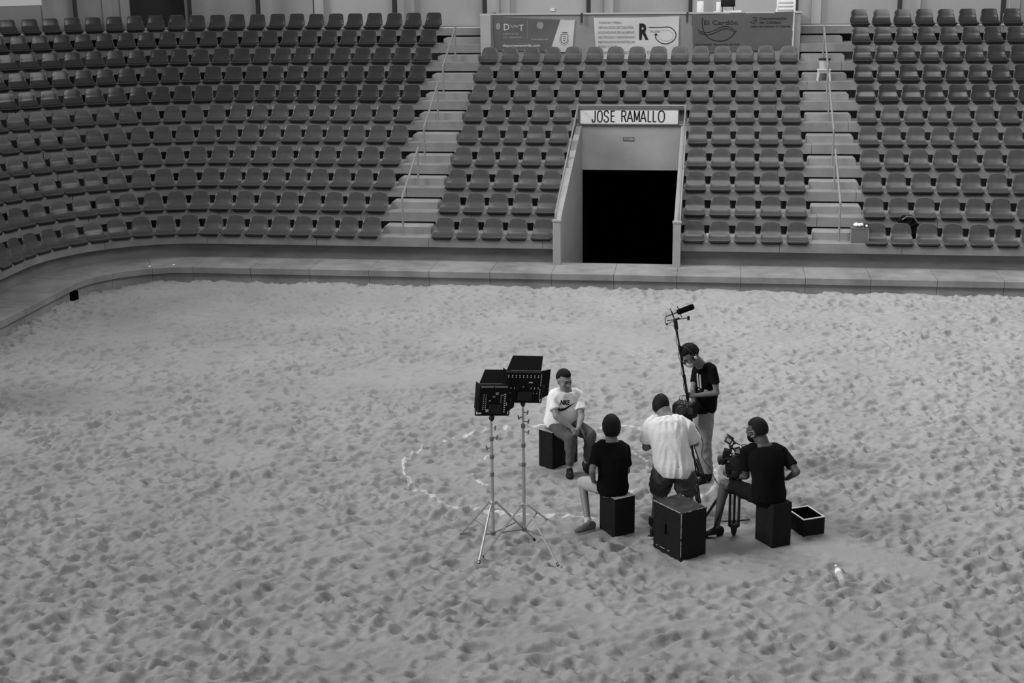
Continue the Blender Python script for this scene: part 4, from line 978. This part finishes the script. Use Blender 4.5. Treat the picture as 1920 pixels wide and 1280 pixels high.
# 3 the standing person in the plain white shirt
J = dict(pel=at(1263, 872, 15.52)); J['neck'] = at(1247, 776, 15.68); J['head'] = at(1239, 762, 15.80); J['hf'] = V((-.05, .9, -.35))
J['sL'] = at(1220, 797, 15.66); J['sR'] = at(1289, 800, 15.62)
J['eL'] = bone(J['sL'], 1211, 838, .27, 1); J['wL'] = bone(J['eL'], 1240, 822, .25, 1); J['eR'] = bone(J['sR'], 1304, 830, .28, 1); J['wR'] = bone(J['eR'], 1278, 815, .25, 1)
J['hL'] = J['pel'] + V((-.11, .02, -.03)); J['hR'] = J['pel'] + V((.11, .0, -.03))
J['aL'] = V((-.60, 15.62, .085)); J['aR'] = V((-.14, 15.55, .085)); J['kL'] = V((-.535, 15.70, .46)); J['kR'] = V((-.235, 15.66, .46)); J['tL'] = V((-.2, 1, 0)); J['tR'] = V((.25, 1, 0))
make_person('standing person with back turned, loose white T-shirt and grey shorts', J, dict(girth=1.22, belly=.01, slouch=.03, skin='skin', shirt='shirt_white', pants='shorts_grey', leg=.56, cuff=.10, kn=1.5, hem=-.24, flare=.016, sleeve=.80, hs=1.2, nk=1.15, sw=1.1, shoulders=1, face=False, hair_low=-.75, hair_vol=1.0, fold=.015, fold_dir=(1.8, 1.8, .28), pfold=.03))

# 4 the sound recordist
J = dict(pel=at(1321, 764, 17.32)); J['neck'] = at(1318, 683, 17.24); J['head'] = at(1293, 666, 17.10); J['hf'] = V((-.62, -.42, -.62)); J['hu'] = V((-.4, -.2, .8))
J['sL'] = at(1336, 692, 17.12); J['sR'] = at(1307, 692, 17.42)
J['eL'] = bone(J['sL'], 1344, 736, .30, 1); J['wL'] = bone(J['eL'], 1304, 741, .255, -1); J['eR'] = bone(J['sR'], 1299, 733, .29, -1); J['wR'] = bone(J['eR'], 1300, 753, .22, -1)
J['hdL'] = V((-.95, -.15, .05)); J['pnL'] = V((0, .9, -.2)); J['thL'] = V((0, 0, 1)); J['hdR'] = V((-.8, -.3, -.2)); J['thR'] = V((0, -.2, 1))
J['hL'] = J['pel'] + V((.03, -.09, -.05)); J['hR'] = J['pel'] + V((-.03, .09, -.05))
J['aL'] = gnd(1325, 889, .085); J['aR'] = gnd(1321, 879, .085); J['kL'] = at(1320, 827, 17.18); J['kR'] = at(1314, 823, 17.38); J['tL'] = V((-.55, -.7, 0)); J['tR'] = V((-.9, -.2, 0))
root, shirt, Q = make_person('standing person in headphones and white mask, looking down at the sound bag', J, dict(girth=.93, slouch=.05, skin='skin', shirt='shirt_black', pants='trousers', leg=.97, hem=-.06, kn=1.45, sleeve=.62, hs=1.2, hair_low=-.45, hair_vol=1.25, fold=.010, cuff=.088, curl=1.1))
h, hf, hu, hr_ = Q['h'], Q['hf'], Q['hu'], Q['hr']
mb = MB(); mb.ell(h + hf * .060 - hu * .055, [hr_ * .054, hf * .044, hu * .046], seg=16, rings=10); mk = mb.build('face_mask', M['mask'], root, True)
mb = MB(); mb.tube([h + hr_ * s + hu * u - hf * .008 for s, u in ((-.094, 0), (-.090, .06), (-.06, .112), (0, .132), (.06, .112), (.090, .06), (.094, 0))], .008, 8); hp = mb.build('headphones', M['black_plastic'], root, True)
for s_ in (-1, 1):
    mb = MB(); mb.lathe(h + hr_ * .078 * s_ - hu * .012 - hf * .008, [(.040, 0), (.042, .012), (.036, .026)], hr_ * s_); e = mb.build('ear_cup', M['black_plastic'], hp, 40)
    mb = MB(); mb.lathe(h + hr_ * .1045 * s_ - hu * .012 - hf * .008, [(.024, 0), (.022, .004)], hr_ * s_); mb.build('cap', M['steel'], hp, 40)
v_ = -(Q['f'] - Q['r'] * .3).normalized(); o_ = Q['spine'](.68); pr = -Q['r']; pu = Q['up']
def marks(mb):
    for x in (-.030, .022): mb.add([V((x - .014, -.09, 0)), V((x + .014, -.09, 0)), V((x + .016, .10, 0)), V((x - .012, .10, 0))], [(0, 1, 2, 3)])
    mb.add([V((.07, -.13, 0)), V((.125, -.14, 0)), V((.12, -.095, 0)), V((.08, -.09, 0))], [(0, 1, 2, 3)]); mb.add([V((-.04, -.125, 0)), V((.0, -.13, 0)), V((-.01, -.10, 0))], [(0, 1, 2)])
print_on(shirt, shirt, marks, o_, pr, pu, v_, 'sock', 'shirt_print')
PERSON4 = (J, Q)

# 5 the camera operator
J = dict(pel=at(1441, 922, 15.28)); J['pel'].z = .575; J['neck'] = at(1431, 831, 15.34); J['head'] = at(1419, 806, 15.38); J['hf'] = V((-.86, .42, -.25))
J['sL'] = at(1398, 847, 15.30); J['sR'] = at(1466, 847, 15.42)
J['eL'] = bone(J['sL'], 1399, 892, .30, 1); J['wL'] = bone(J['eL'], 1370, 893, .25, 1); J['eR'] = bone(J['sR'], 1494, 884, .29, -1); J['wR'] = bone(J['eR'], 1476, 897, .25, 1)
J['hdL'] = V((-.9, .3, .25)); J['pnL'] = V((.1, .2, 1)); J['thL'] = V((0, 1, 0)); J['hdR'] = V((-.8, .4, -.2)); J['thR'] = V((0, 0, 1))
J['hL'] = J['pel'] + V((-.10, .0, -.03)); J['hR'] = J['pel'] + V((.08, .08, -.03))
J['kL'] = bone(J['hL'], 1358, 906, .43, 1); J['aL'] = gnd(1343, 990, .085); J['kR'] = J['hR'] + V((-.10, .41, -.02)); J['aR'] = V((J['kR'].x, J['kR'].y + .08, .085)); J['tL'] = V((-.6, -.35, 0)); J['tR'] = V((-.2, 1, 0))
root, shirt, Q = make_person('seated camera operator with back turned, black T-shirt, one hand on hip', J, dict(girth=1.06, slouch=.05, skin='skin_dark', shirt='shirt_black', pants='shorts_dark', leg=.42, hem=-.20, sleeve=.72, hs=1.2, nk=1.1, hair_low=-.62, hair_vol=.95, fold=.006, curl=1.0))
h, hf, hu, hr_ = Q['h'], Q['hf'], Q['hu'], Q['hr']
mb = MB(); mb.tube([h + hr_ * .079 * s - hf * .005 + hu * .008 if abs(s) == 1 and q == 0 else h + hr_ * .066 * s + hf * .088 + hu * .008 for s, q in ((-1, 0), (-1, 1), (1, 1), (1, 0))], .0032, 6); gl = mb.build('glasses', M['steel_dark'], root)
for s_ in (-1, 1): mb = MB(); mb.lathe(h + hf * .093 + hr_ * .032 * s_ + hu * .004, [(.021, 0), (.021, .003)], hf); mb.build('lens', M['glass'], gl)
mb = MB(); mb.ell(h + hf * .058 - hu * .062, [hr_ * .060, hf * .050, hu * .050], seg=16, rings=10); mb.build('face_mask', M['shirt_black'], root, True)
mb = MB(); mb.tube([h + hr_ * .055 * -1 + hf * .045 - hu * .05, h - hr_ * .082 - hf * .004 - hu * .03], .004, 6); mb.tube([h + hr_ * .055 + hf * .045 - hu * .05, h + hr_ * .082 - hf * .004 - hu * .03], .004, 6); mb.build('mask_strap', M['mask'], root)

# ------------------------------------------------------------------ sound kit
J4, Q4 = PERSON4
hand_l = J4['wL'] + J4['hdL'].normalized() * .075
b0 = hand_l + V((.0, .0, -.22)); tipY = hand_l.y - .05
tip = at(1266, 600, tipY); ax = (tip - b0).normalized()
bp = empty('boom_pole', b0, 'long black boom pole held upright by the standing sound recordist', 'boom pole')
mb = MB(); mid1, mid2 = b0.lerp(tip, .38), b0.lerp(tip, .70)
mb.tube([b0, mid1], .017, 10); mb.tube([mid1, mid2], .013, 10); mb.tube([mid2, tip], .011, 10); mb.build('pole', M['black_plastic'], bp, 40)
for q in (mid1, mid2): mb = MB(); mb.tube([q - ax * .03, q + ax * .03], .019, 10); mb.build('collar', M['black_plastic'], bp, 40)
mb = MB(); mb.tube([tip - ax * .12, tip - ax * .02, tip + ax * .02], [.022, .026, .018], 10); mb.tube([tip + V((0, 0, .0)), tip + V((.05, 0, .03))], .012, 8); mb.build('swivel', M['black_plastic'], bp, 40)
ma, mb_ = at(1247, 594, tipY), at(1301, 574, tipY); mx = (mb_ - ma).normalized()
mic = empty('microphone', tip, 'shotgun microphone in a black foam windshield above the standing recordist', 'microphone')
mp = lambda u, dz=0: ma + (mb_ - ma) * u + V((0, 0, dz))
mb = MB(); mb.tube([mp(.42), mp(.46), mp(.95), mp(1)], [.024, .034, .036, .026], 14); mb.build('windshield', M['foam'], mic, 40)
mb = MB(); mb.tube([mp(.02), mp(.44)], .0075, 8); mb.build('barrel', M['black_plastic'], mic, 40)
mb = MB(); mb.tube([mp(.06, -.055), mp(.80, -.12)], .006, 8); mb.build('cradle_bar', M['black_plastic'], mic, 40)
for u in (.26, .50):
    mb = MB(); c = mp(u); y_ = V((0, 1, 0)); z_ = mx.cross(y_).normalized()
    mb.tube([c + y_ * (.045 * math.cos(a)) + z_ * (.045 * math.sin(a)) for a in [math.pi * 2 * i / 16 for i in range(17)]], .0045, 6); mb.tube([c + z_ * .045, c - z_ * .075], .005, 6); mb.tube([c - z_ * .045, c + z_ * .075], .005, 6); mb.build('shock_ring', M['black_plastic'], mic, 40)
mb = MB(); mb.tube([tuple(p) for p in bez([mp(.03), mp(.0, -.03), mp(.02, -.075), mp(.10, -.10), mp(.30, -.09)], 5)], .0045, 6); mb.build('cable', M['black_plastic'], mic, 40)
mb = MB(); mb.ball(mp(.07, -.10), .014); mb.box(mp(.82, -.125), (.03, .02, .05)); mb.build('clip', M['black_plastic'], mic, 40)
mb = MB(); pts = []
for i in range(24): u = i / 23; pts.append(b0.lerp(tip, .15 + .8 * u) + V((math.sin(i * 1.3) * .008 - .02, 0, 0)) + V((0, -.015, 0)))
mb.tube(pts, .0035, 6); mb.build('cable', M['black_plastic'], bp, 40)
# sound bag
q = at(1284, 765, 17.00); bag = empty('sound_bag', (q.x, q.y, q.z - .13), 'black field recorder bag hanging at the standing recordist\'s waist', 'bag')
rz = Matrix.Rotation(R(-28), 3, 'Z')
mb = MB(); mb.box(q + V((0, 0, -.03)), (.27, .19, .17), rz, bevel=.02); me = mb.mesh('bag_body', M['black_matte'], 40); link('bag_body', me, bag)
mb = MB(); mb.box(q + rz @ V((0, 0, .062)), (.23, .15, .03), rz, bevel=.006); mixer = mb.build('mixer', M['black_plastic'], bag, 40)
for i in range(6):
    for j in range(2): mb = MB(); mb.lathe(q + rz @ V((-.09 + i * .036, -.04 + j * .05, .077)), [(.009, 0), (.008, .02)], seg=10); mb.build('knob', M['steel' if (i + j) % 3 == 0 else 'steel_dark'], mixer, 40)
mb = MB(); mb.box(q + rz @ V((.05, .045, .079)), (.05, .03, .003), rz); mb.build('screen', M['screen'], mixer)
for k_ in range(2):
    c = q + rz @ V((-.04 + .035 * k_, .02, .09)); mb = MB(); mb.tube([c + V((.045 * math.cos(a), .01 * math.sin(a), .03 + .035 * math.sin(a))) for a in [math.pi * 2 * i / 18 for i in range(19)]], .004, 6); mb.build('cable_loop', M['black_plastic'], bag, 40)
mb = MB(); pts = bez([q + V((.06, -.1, -.1)), at(1305, 800, 16.95), at(1318, 830, 16.95), at(1316, 855, 16.95), at(1333, 880, 16.9), gnd(1338, 892, .012), gnd(1345, 905, .012), gnd(1352, 915, .014), gnd(1345, 922, .012)], 8)
mb.tube([tuple(p) for p in pts], .0048, 6); tag(mb.build('cable', M['black_plastic'], smooth=40, origin=gnd(1338, 892)), 'thin black cable dropping from the sound bag to the sand', 'cable')

# ------------------------------------------------------------------ lamps
def light_stand(base, top_z, feet, label, coll_z, knobs):
    st = empty('light_stand', base, label, 'light stand', 'silver light stands left of the group')
    x, y = base.x, base.y; P_ = lambda z: V((x, y, z))
    h = top_z; secs = [(.16, coll_z + .03, .019), (.20, h * .58, .0185), (h * .58, h * .86, .0155), (h * .86, h, .012)]
    for i, (a, b, r_) in enumerate(secs):
        mb = MB(); mb.tube([P_(a), P_(b)], r_, 12); mb.build('tube_section', M['steel'], st, 40)
    for z in (h * .58, h * .86, h * .72):
        mb = MB(); mb.tube([P_(z - .022), P_(z + .022)], .024, 12); mb.build('collar', M['steel_dark'], st, 40)
    for (z, dx, dy) in knobs:
        mb = MB(); mb.tube([P_(z), P_(z) + V((dx * .055, dy * .055, 0))], .007, 8); mb.tube([P_(z) + V((dx * .055, dy * .055, -.022)), P_(z) + V((dx * .065, dy * .065, .026))], .009, 8); mb.build('knob', M['steel_dark'], st, 40)
    mb = MB(); mb.tube([P_(coll_z - .02), P_(coll_z + .02)], .036, 14); mb.build('leg_collar', M['steel'], st, 40)
    mb = MB(); mb.tube([P_(.14), P_(.18)], .030, 14); mb.build('lower_collar', M['steel_dark'], st, 40)
    for f_ in feet:
        f_ = V((f_.x, f_.y, .006)); d = V((f_.x - x, f_.y - y, 0)).normalized(); a = P_(coll_z) + d * .045
        mb = MB(); mb.tube([a, f_], .0125, 8, squash=(V((0, 0, 1)), 1.0)); lg = mb.build('leg', M['steel'], st, 40)
        mb = MB(); mb.box(a, (.03, .03, .035)); mb.build('joint', M['steel'], lg)
        mb = MB(); mb.tube([f_ + (a - f_).normalized() * .03, f_ - V((0, 0, .012))], .015, 8); mb.build('rubber_foot', M['black_plastic'], lg, 40)
        m_ = a.lerp(f_, .52); mb = MB(); mb.tube([P_(.165) + d * .03, m_], .007, 8); mb.build('brace', M['steel_dark'], st, 40)
    return st
def panel(c, w, h, right, up, label, flaps, dots, yoke_side):
    """c centre of the back plate that faces the camera; right/up unit vectors of the plate"""
    nb_ = right.cross(up).normalized()           # towards us
    rot = Matrix((right, up, nb_)).transposed(); o = empty('led_panel', c - up * h / 2, label, 'lamp', 'LED panels on the light stands')
    def B(nm, u, v, n_, s, m_='black_plastic', bev=0, par=None): mb = MB(); mb.box(c + right * u + up * v + nb_ * n_, s, rot, bevel=bev); return mb.build(nm, M[m_], par or o)
    hs_ = B('housing', 0, 0, -.03, (w, h, .06), 'black_matte', .006)
    B('diffuser', 0, 0, -.062, (w * .92, h * .9, .006), 'white')
    for side, L, angl, tap in flaps:
        mb = MB(); t_ = .004; ca, sa = math.cos(angl), math.sin(angl)
        if side in ('top', 'bottom'):
            sg = 1 if side == 'top' else -1; e = c + up * (sg * h / 2) - nb_ * .06; dv = up * (sg * ca) - nb_ * sa; a_, b_ = right * (w / 2 * .98), right * (w / 2 * tap)
        else:
            sg = 1 if side == 'right' else -1; e = c + right * (sg * w / 2) - nb_ * .06; dv = right * (sg * ca) - nb_ * sa; a_, b_ = up * (h / 2 * .98), up * (h / 2 * tap)
        n2 = dv.cross(a_).normalized() * t_
        sk = right * (.05 if side == 'top' else 0); mb.prism([e - a_, e + a_, e + dv * L + b_ + sk, e + dv * L - b_ + sk], n2); mb.build('barn_door', M['black_matte'], o)
    for u, v, uw, vh, m_ in dots: B('vent_light_leak', u * w, v * h, .0015, (uw * w, vh * h, .003), m_, 0, hs_)  # white slots paint in the LED light leaking through the vents
    B('control_box', .02, -h * .28, .012, (w * .42, h * .30, .026), 'black_plastic', .004)
    # yoke
    s_ = yoke_side; mb = MB(); pts = [c + right * (-w / 2 - .02) - nb_ * .03, c + right * (-w / 2 - .02) - up * (h / 2 + .02) - nb_ * .03, c + right * (w / 2 + .02) - up * (h / 2 + .02) - nb_ * .03, c + right * (w / 2 + .02) - nb_ * .03]
    for a_, b_ in zip(pts, pts[1:]): mb.tube([a_, b_], .008, 6)
    mb.build('yoke', M['black_plastic'], o, 40)
    for sg in (-1, 1): mb = MB(); mb.lathe(c + right * (sg * (w / 2 + .005)) - nb_ * .03, [(.022, 0), (.024, .03), (.015, .035)], right * sg, 14); mb.build('tilt_knob', M['black_plastic'], o, 40)
    return o, nb_
def foot(x, y): return gnd(x, y, 0)
SA = V((at(923, 900, 14.80).x, 14.80, 0)); SB = V((at(982, 900, 14.95).x, 14.95, 0))
light_stand(SA, at(923, 789, 14.80).z, [foot(898, 1056), foot(863, 1003), V((-1.93, 15.02, 0))], 'silver light stand holding the lower LED panel', at(923, 942, 14.8).z, [(1.42, .8, -.5), (1.30, 1, 0), (1.18, -.9, -.3)])
light_stand(SB, at(982, 762, 14.95).z, [foot(903, 1046), foot(1047, 1060), V((-1.85, 15.62, 0))], 'silver light stand holding the upper LED panel', at(982, 946, 14.95).z, [(1.56, .9, -.3), (1.45, 1, 0), (1.33, 1, -.3), (1.50, -.8, -.4)])
# the stands' heads
for S_, px, py, Yp, zt_ in ((SA, 924, 783, 14.80, None), (SB, 984, 758, 14.95, None)):
    pass
rows = [(-.44 + .105 * i, .40, .022, .028, 'white') for i in range(9)] + [(-.44 + .105 * i, .345, .022, .024, 'white') for i in range(9)]
rows += [(x, -.01, .018, .030, 'white') for x in (-.45, -.35, -.25, .22, .32, .42)] + [(x, -.20, .018, .030, 'white') for x in (-.45, -.36, .30, .40)] + [(x, -.05, .018, .018, 'white') for x in (-.45, -.35, -.25, .22, .32, .42)]
rows += [(.485, .44 - .052 * i, .018, .030, 'board') for i in range(8)] + [(.478, -.06 - .055 * i, .018, .032, 'board') for i in range(7)] + [(.20, .17, .11, .035, 'board'), (.0, .02, .05, .05, 'steel_dark')]
tl, tr, br, bl = at(951, 696, 14.93), at(1011.5, 702, 14.93), at(1012, 755.5, 14.93), at(951, 750, 14.93)
cB = (tl + tr + br + bl) / 4; rB = V((.96, .26, 0)); rB = V(((tr - tl).x, .10, (tr - tl).z)).normalized(); uB = V((0, -.18, .98)); uB = (uB - rB * uB.dot(rB)).normalized()
pB, nB_ = panel(cB, .395, .36, rB, uB, 'upper LED panel with barn doors, nearer the seated person in white', [('top', .17, .75, .86), ('right', .14, .62, .9), ('left', .10, 1.35, .9), ('bottom', .12, 1.3, .9)], rows, 1)
rows = [(-.44 + .033 * i, .455, .025, .022, 'board') for i in range(27) if i != 13] + [(x, .18 - .07 * i, .024, .024, 'white') for x in (-.34, -.26) for i in range(8)]
rows += [(x, .20 - .075 * i, .05, .028, 'white') for x in (.37,) for i in range(9)] + [(.24, .16 - .06 * i, .024, .02, 'white') for i in range(5)] + [(.10, .23, .10, .08, 'screen'), (-.0, .12, .10, .06, 'steel_dark'), (-.13, -.02, .06, .03, 'board'), (.27, .17, .10, .035, 'screen'), (-.18, -.36, .12, .09, 'board'), (-.44, -.45, .12, .05, 'board'), (.44, -.13, .02, .10, 'board')]
tl, tr, br, bl = at(900, 720, 14.78), at(951, 725, 14.78), at(953, 780, 14.78), at(899, 775, 14.78)
cA = (tl + tr + br + bl) / 4; rA = V(((tr - tl).x, .10, (tr - tl).z)).normalized(); uA = V((0, -.16, .98)); uA = (uA - rA * uA.dot(rA)).normalized()
pA, nA_ = panel(cA, .335, .355, rA, uA, 'lower LED panel with barn doors, leftmost of the two lamps', [('top', .16, .75, .86), ('right', .13, .75, .88), ('left', .09, 1.35, .9), ('bottom', .13, 1.25, .9)], rows, 1)
for S_, c_, n_, o_, h_, zt_ in ((SA, cA, nA_, pA, .355, at(923, 789, 14.80).z), (SB, cB, nB_, pB, .36, at(982, 762, 14.95).z)):
    a = V((S_.x, S_.y, zt_ + .003)); b = c_ - n_ * .03; b = b - V((0, 0, h_ / 2 + .02))
    mb = MB(); mb.tube([a, a.lerp(b, .5) + V((0, 0, 0)), b], [.018, .022, .014], 10); mb.ball(a + V((0, 0, .03)), .028); mb.build('swivel_mount', M['black_plastic'], o_, 40)

# ------------------------------------------------------------------ tripods and film cameras
def leg_pair(mb, a, b, w=.022, r_=.009):
    d = (b - a).normalized(); s = d.cross(V((0, 1, .3))).normalized() * w
    mb.tube([a + s, b + s], r_, 8); mb.tube([a - s, b - s], r_, 8); mb.tube([a.lerp(b, .55), b], r_ * 1.3, 8)
t1 = at(1287, 806, 15.97); tr1 = empty('tripod', (t1.x, t1.y, 0), 'black tripod with spread legs in front of the standing person in white', 'tripod')
mb = MB(); mb.lathe(t1 - V((0, 0, .06)), [(.06, 0), (.07, .03), (.05, .07), (.04, .11)]); mb.build('head', M['black_plastic'], tr1, 40)
for f_ in (gnd(1222, 1008), gnd(1316, 988), gnd(1320, 902)):
    f_ = V((f_.x, f_.y, .02)); mb = MB(); leg_pair(mb, t1 - V((0, 0, .05)) + (V((f_.x, f_.y, 0)) - V((t1.x, t1.y, 0))).normalized() * .06, f_); lg = mb.build('leg', M['black_plastic'], tr1, 40)
    mb = MB(); mb.box(f_ - V((0, 0, .004)), (.09, .06, .02), bevel=.004); mb.tube([f_, f_ + V((0, 0, .09))], .024, 8); mb.build('foot', M['black_plastic'], lg)
    mb = MB(); mb.box(f_ + V((0, -.034, -.004)), (.085, .006, .016)); mb.build('foot_edge', M['board'], lg)
mb = MB(); mb.tube([t1 + V((.05, .02, -.02)), at(1299, 850, 16.05), at(1309, 882, 16.05)], [.010, .014, .010], 8); mb.build('pan_handle', M['black_plastic'], tr1, 40)
cm = empty('film_camera', t1 + V((0, 0, .05)), 'black film camera mostly hidden in front of the standing person in white', 'camera')
mb = MB(); mb.box(t1 + V((0, .02, .15)), (.14, .26, .17), bevel=.015); mb.build('body', M['black_matte'], cm, 40)
mb = MB(); mb.lathe(t1 + V((-.03, .14, .15)), [(.045, 0), (.045, .10), (.058, .11), (.058, .18)], V((-.3, .95, 0)).normalized()); mb.build('lens', M['black_plastic'], cm, 40)
mb = MB(); mb.tube([t1 + V((0, .1, .23)), t1 + V((0, .1, .29)), t1 + V((0, -.08, .29)), t1 + V((0, -.08, .23))], .012, 8); mb.build('handle', M['black_plastic'], cm, 40)

t2x, t2y = .325, 15.42; zc = at(1375, 862, t2y).z
tr2 = empty('tripod', (t2x, t2y, 0), 'black tripod with legs folded together beside the camera operator', 'tripod')
zt2 = zc - .17
for i, (dx, dy) in enumerate(((-.052, 0), (.0, .03), (.052, 0))):
    mb = MB(); mb.tube([(t2x + dx, t2y + dy, zt2), (t2x + dx, t2y + dy, .11)], .015, 8); mb.tube([(t2x + dx + .0, t2y + dy - .03, zt2 - .1), (t2x + dx, t2y + dy - .03, .2)], .009, 8); mb.build('leg', M['black_plastic'], tr2, 40)
    mb = MB(); mb.tube([(t2x + dx, t2y + dy, zt2 - .02), (t2x + dx, t2y + dy, zt2 - .10)], .022, 8); mb.build('clamp', M['black_plastic'], tr2, 40)
for dx in (-.027, .027): mb = MB(); mb.tube([(t2x + dx, t2y - .01, zt2 - .15), (t2x + dx, t2y - .01, .18)], .0045, 6); mb.build('rod', M['steel'], tr2, 40)
mb = MB(); mb.lathe((t2x, t2y, .0), [(.018, 0), (.030, .03), (.040, .10), (.060, .11), (.060, .15)]); mb.build('foot', M['black_plastic'], tr2, 40)
for px, py in ((1349, 977), (1406, 974)):
    q = at(px, py, t2y + .08); mb = MB(); mb.tube([(t2x, t2y + .01, .17), tuple(q)], .008, 6); mb.build('spreader', M['black_plastic'], tr2, 40)
q = gnd(1335, 1002, .03); mb = MB(); mb.tube([(t2x - .03, t2y - .03, zt2 - .05), tuple(q)], [.014, .012], 8); l2 = mb.build('leg', M['black_plastic'], tr2, 40); mb = MB(); mb.box(q - V((0, 0, .01)), (.10, .07, .02), bevel=.004); mb.build('foot', M['board'], l2)
q = gnd(1320, 973, .03); mb = MB(); mb.tube([(t2x - .04, t2y + .02, zt2 - .05), tuple(V((t2x - .04, t2y + .02, zt2 - .05)).lerp(q, .6)), tuple(q)], [.016, .018, .013], 8); mb.build('leg', M['black_plastic'], tr2, 40)
mb = MB(); mb.lathe((t2x, t2y, zt2 - .02), [(.07, 0), (.08, .03), (.08, .09), (.055, .12)]); mb.build('head', M['black_plastic'], tr2, 40)
fc = empty('film_camera', (t2x, t2y, zt2 + .10), 'black film camera rig with a top monitor in front of the seated operator', 'camera')
cy_ = t2y; A_ = lambda x, y, dy=0: at(x, y, cy_ + dy)
def bxp(nm, x0, y0, x1, y1, d, dy=0, m_='black_plastic', rot=0, bev=.008):
    a, b = A_(x0, y0, dy), A_(x1, y1, dy); c = (a + b) / 2; mb = MB(); mb.box(c, (abs(b.x - a.x), d, abs(a.z - b.z)), Matrix.Rotation(rot, 3, 'Y'), bevel=bev); return mb.build(nm, M[m_], fc, 40)
bxp('body', 1360, 853, 1396, 878, .16); bxp('battery', 1388, 858, 1404, 884, .12, .04); bxp('matte_box', 1356, 843, 1371, 858, .12, 0.0, 'black_matte', .25)
bxp('base_plate', 1363, 876, 1398, 893, .13); bxp('recorder', 1378, 842, 1391, 852, .09, -.02, 'black_plastic', .2); bxp('recorder_screen', 1380, 842.5, 1389.5, 850, .005, -.072, 'screen', .25, 0)
ln = A_(1358, 862); mb = MB(); mb.lathe(ln + V((.05, 0, .01)), [(.040, 0), (.042, .05), (.052, .055), (.052, .115), (.047, .12)], V((-.94, .12, -.18)).normalized(), 20); l_ = mb.build('lens', M['black_plastic'], fc, 40)
mb = MB(); mb.lathe(ln + V((.05, 0, .01)) + V((-.94, .12, -.18)).normalized() * .1205, [(.040, 0), (.036, .003)], V((-.94, .12, -.18)).normalized(), 20); mb.build('front_glass', M['lens'], l_, 40)
ln = A_(1353, 864, -.07); mb = MB(); mb.lathe(ln + V((.03, 0, .0)), [(.033, -.03), (.036, .0), (.036, .04), (.030, .045)], V((-.7, -.68, -.15)).normalized(), 18); mb.build('eyepiece', M['black_matte'], fc, 40)
mb = MB(); mb.tube([A_(1366, 853), A_(1368, 842), A_(1386, 838), A_(1392, 850)], .010, 8); mb.build('handle', M['black_plastic'], fc, 40)
# monitor on an arm
mb = MB(); mb.tube([A_(1380, 846), A_(1371, 838), A_(1377, 830), A_(1374, 824)], .011, 8); mb.ball(A_(1371, 838), .020); mb.ball(A_(1377, 830), .018); mb.ball(A_(1369, 836), .017); mb.build('arm', M['black_plastic'], fc, 40)
mc = A_(1367, 824); mr = Matrix.Rotation(R(28), 3, 'Y') @ Matrix.Rotation(R(-25), 3, 'Z')
mb = MB(); mb.box(mc, (.085, .022, .095), mr, bevel=.006); mo = mb.build('monitor', M['black_plastic'], fc, 40)
mb = MB(); mb.box(mc + mr @ V((.004, -.013, -.004)), (.055, .003, .040), mr); mb.build('screen', M['screen'], mo)
mb = MB(); mb.prism([mc + mr @ V(p) for p in ((-.043, -.011, .048), (.043, -.011, .048), (.030, -.075, .060), (-.043, -.075, .055))], mr @ V((0, 0, .004))); mb.build('sun_hood', M['black_matte'], mo)
mb = MB(); mb.tube([A_(1378, 829), A_(1388, 834)], .007, 8); mb.build('stalk', M['black_plastic'], fc, 40)
c = A_(1395, 835); mb = MB(); mb.tube([c + V((.027 * math.cos(a), 0, .015 * math.sin(a))) for a in [math.pi * 2 * i / 16 for i in range(17)]], .0045, 6); mb.build('cable_loop', M['black_plastic'], fc, 40)
for i, (x, y) in enumerate(((1373, 848), (1376, 852), (1370, 853))): mb = MB(); mb.ball(A_(x, y, -.09), .009); mb.build('knob', M['steel'], fc, True)
bxp('side_plate', 1360, 864, 1367, 866, .01, -.082, 'steel', 0, 0)
bxp('grip', 1361, 874, 1372, 888, .06, -.04, 'black_matte', .15)

# ------------------------------------------------------------------ bottle
p0, p1 = gnd(1579, 1090, .035), gnd(1568, 1062, .035); d = (p1 - p0).normalized(); L = (p1 - p0).length
bt = empty('plastic_bottle', p0, 'clear plastic bottle lying on the sand in the right foreground', 'bottle')
mb = MB(); mb.lathe(p0, [(.020, 0), (.034, .006), (.036, .03), (.033, .045), (.036, .06), (.036, L * .42), (.033, L * .47), (.036, L * .52), (.036, L * .74), (.028, L * .86), (.014, L * .95), (.014, L)], d, 20); mb.build('body', M['glass'], bt, 40)
mb = MB(); mb.lathe(p0 + d * L, [(.016, 0), (.016, .02), (.014, .022)], d, 16); mb.build('cap', M['white'], bt, 40)
mb = MB(); mb.lathe(p0 + d * (L * .50), [(.0368, 0), (.0368, L * .2)], d, 20); mb.build('label_band', M['white_paper'], bt, 40)
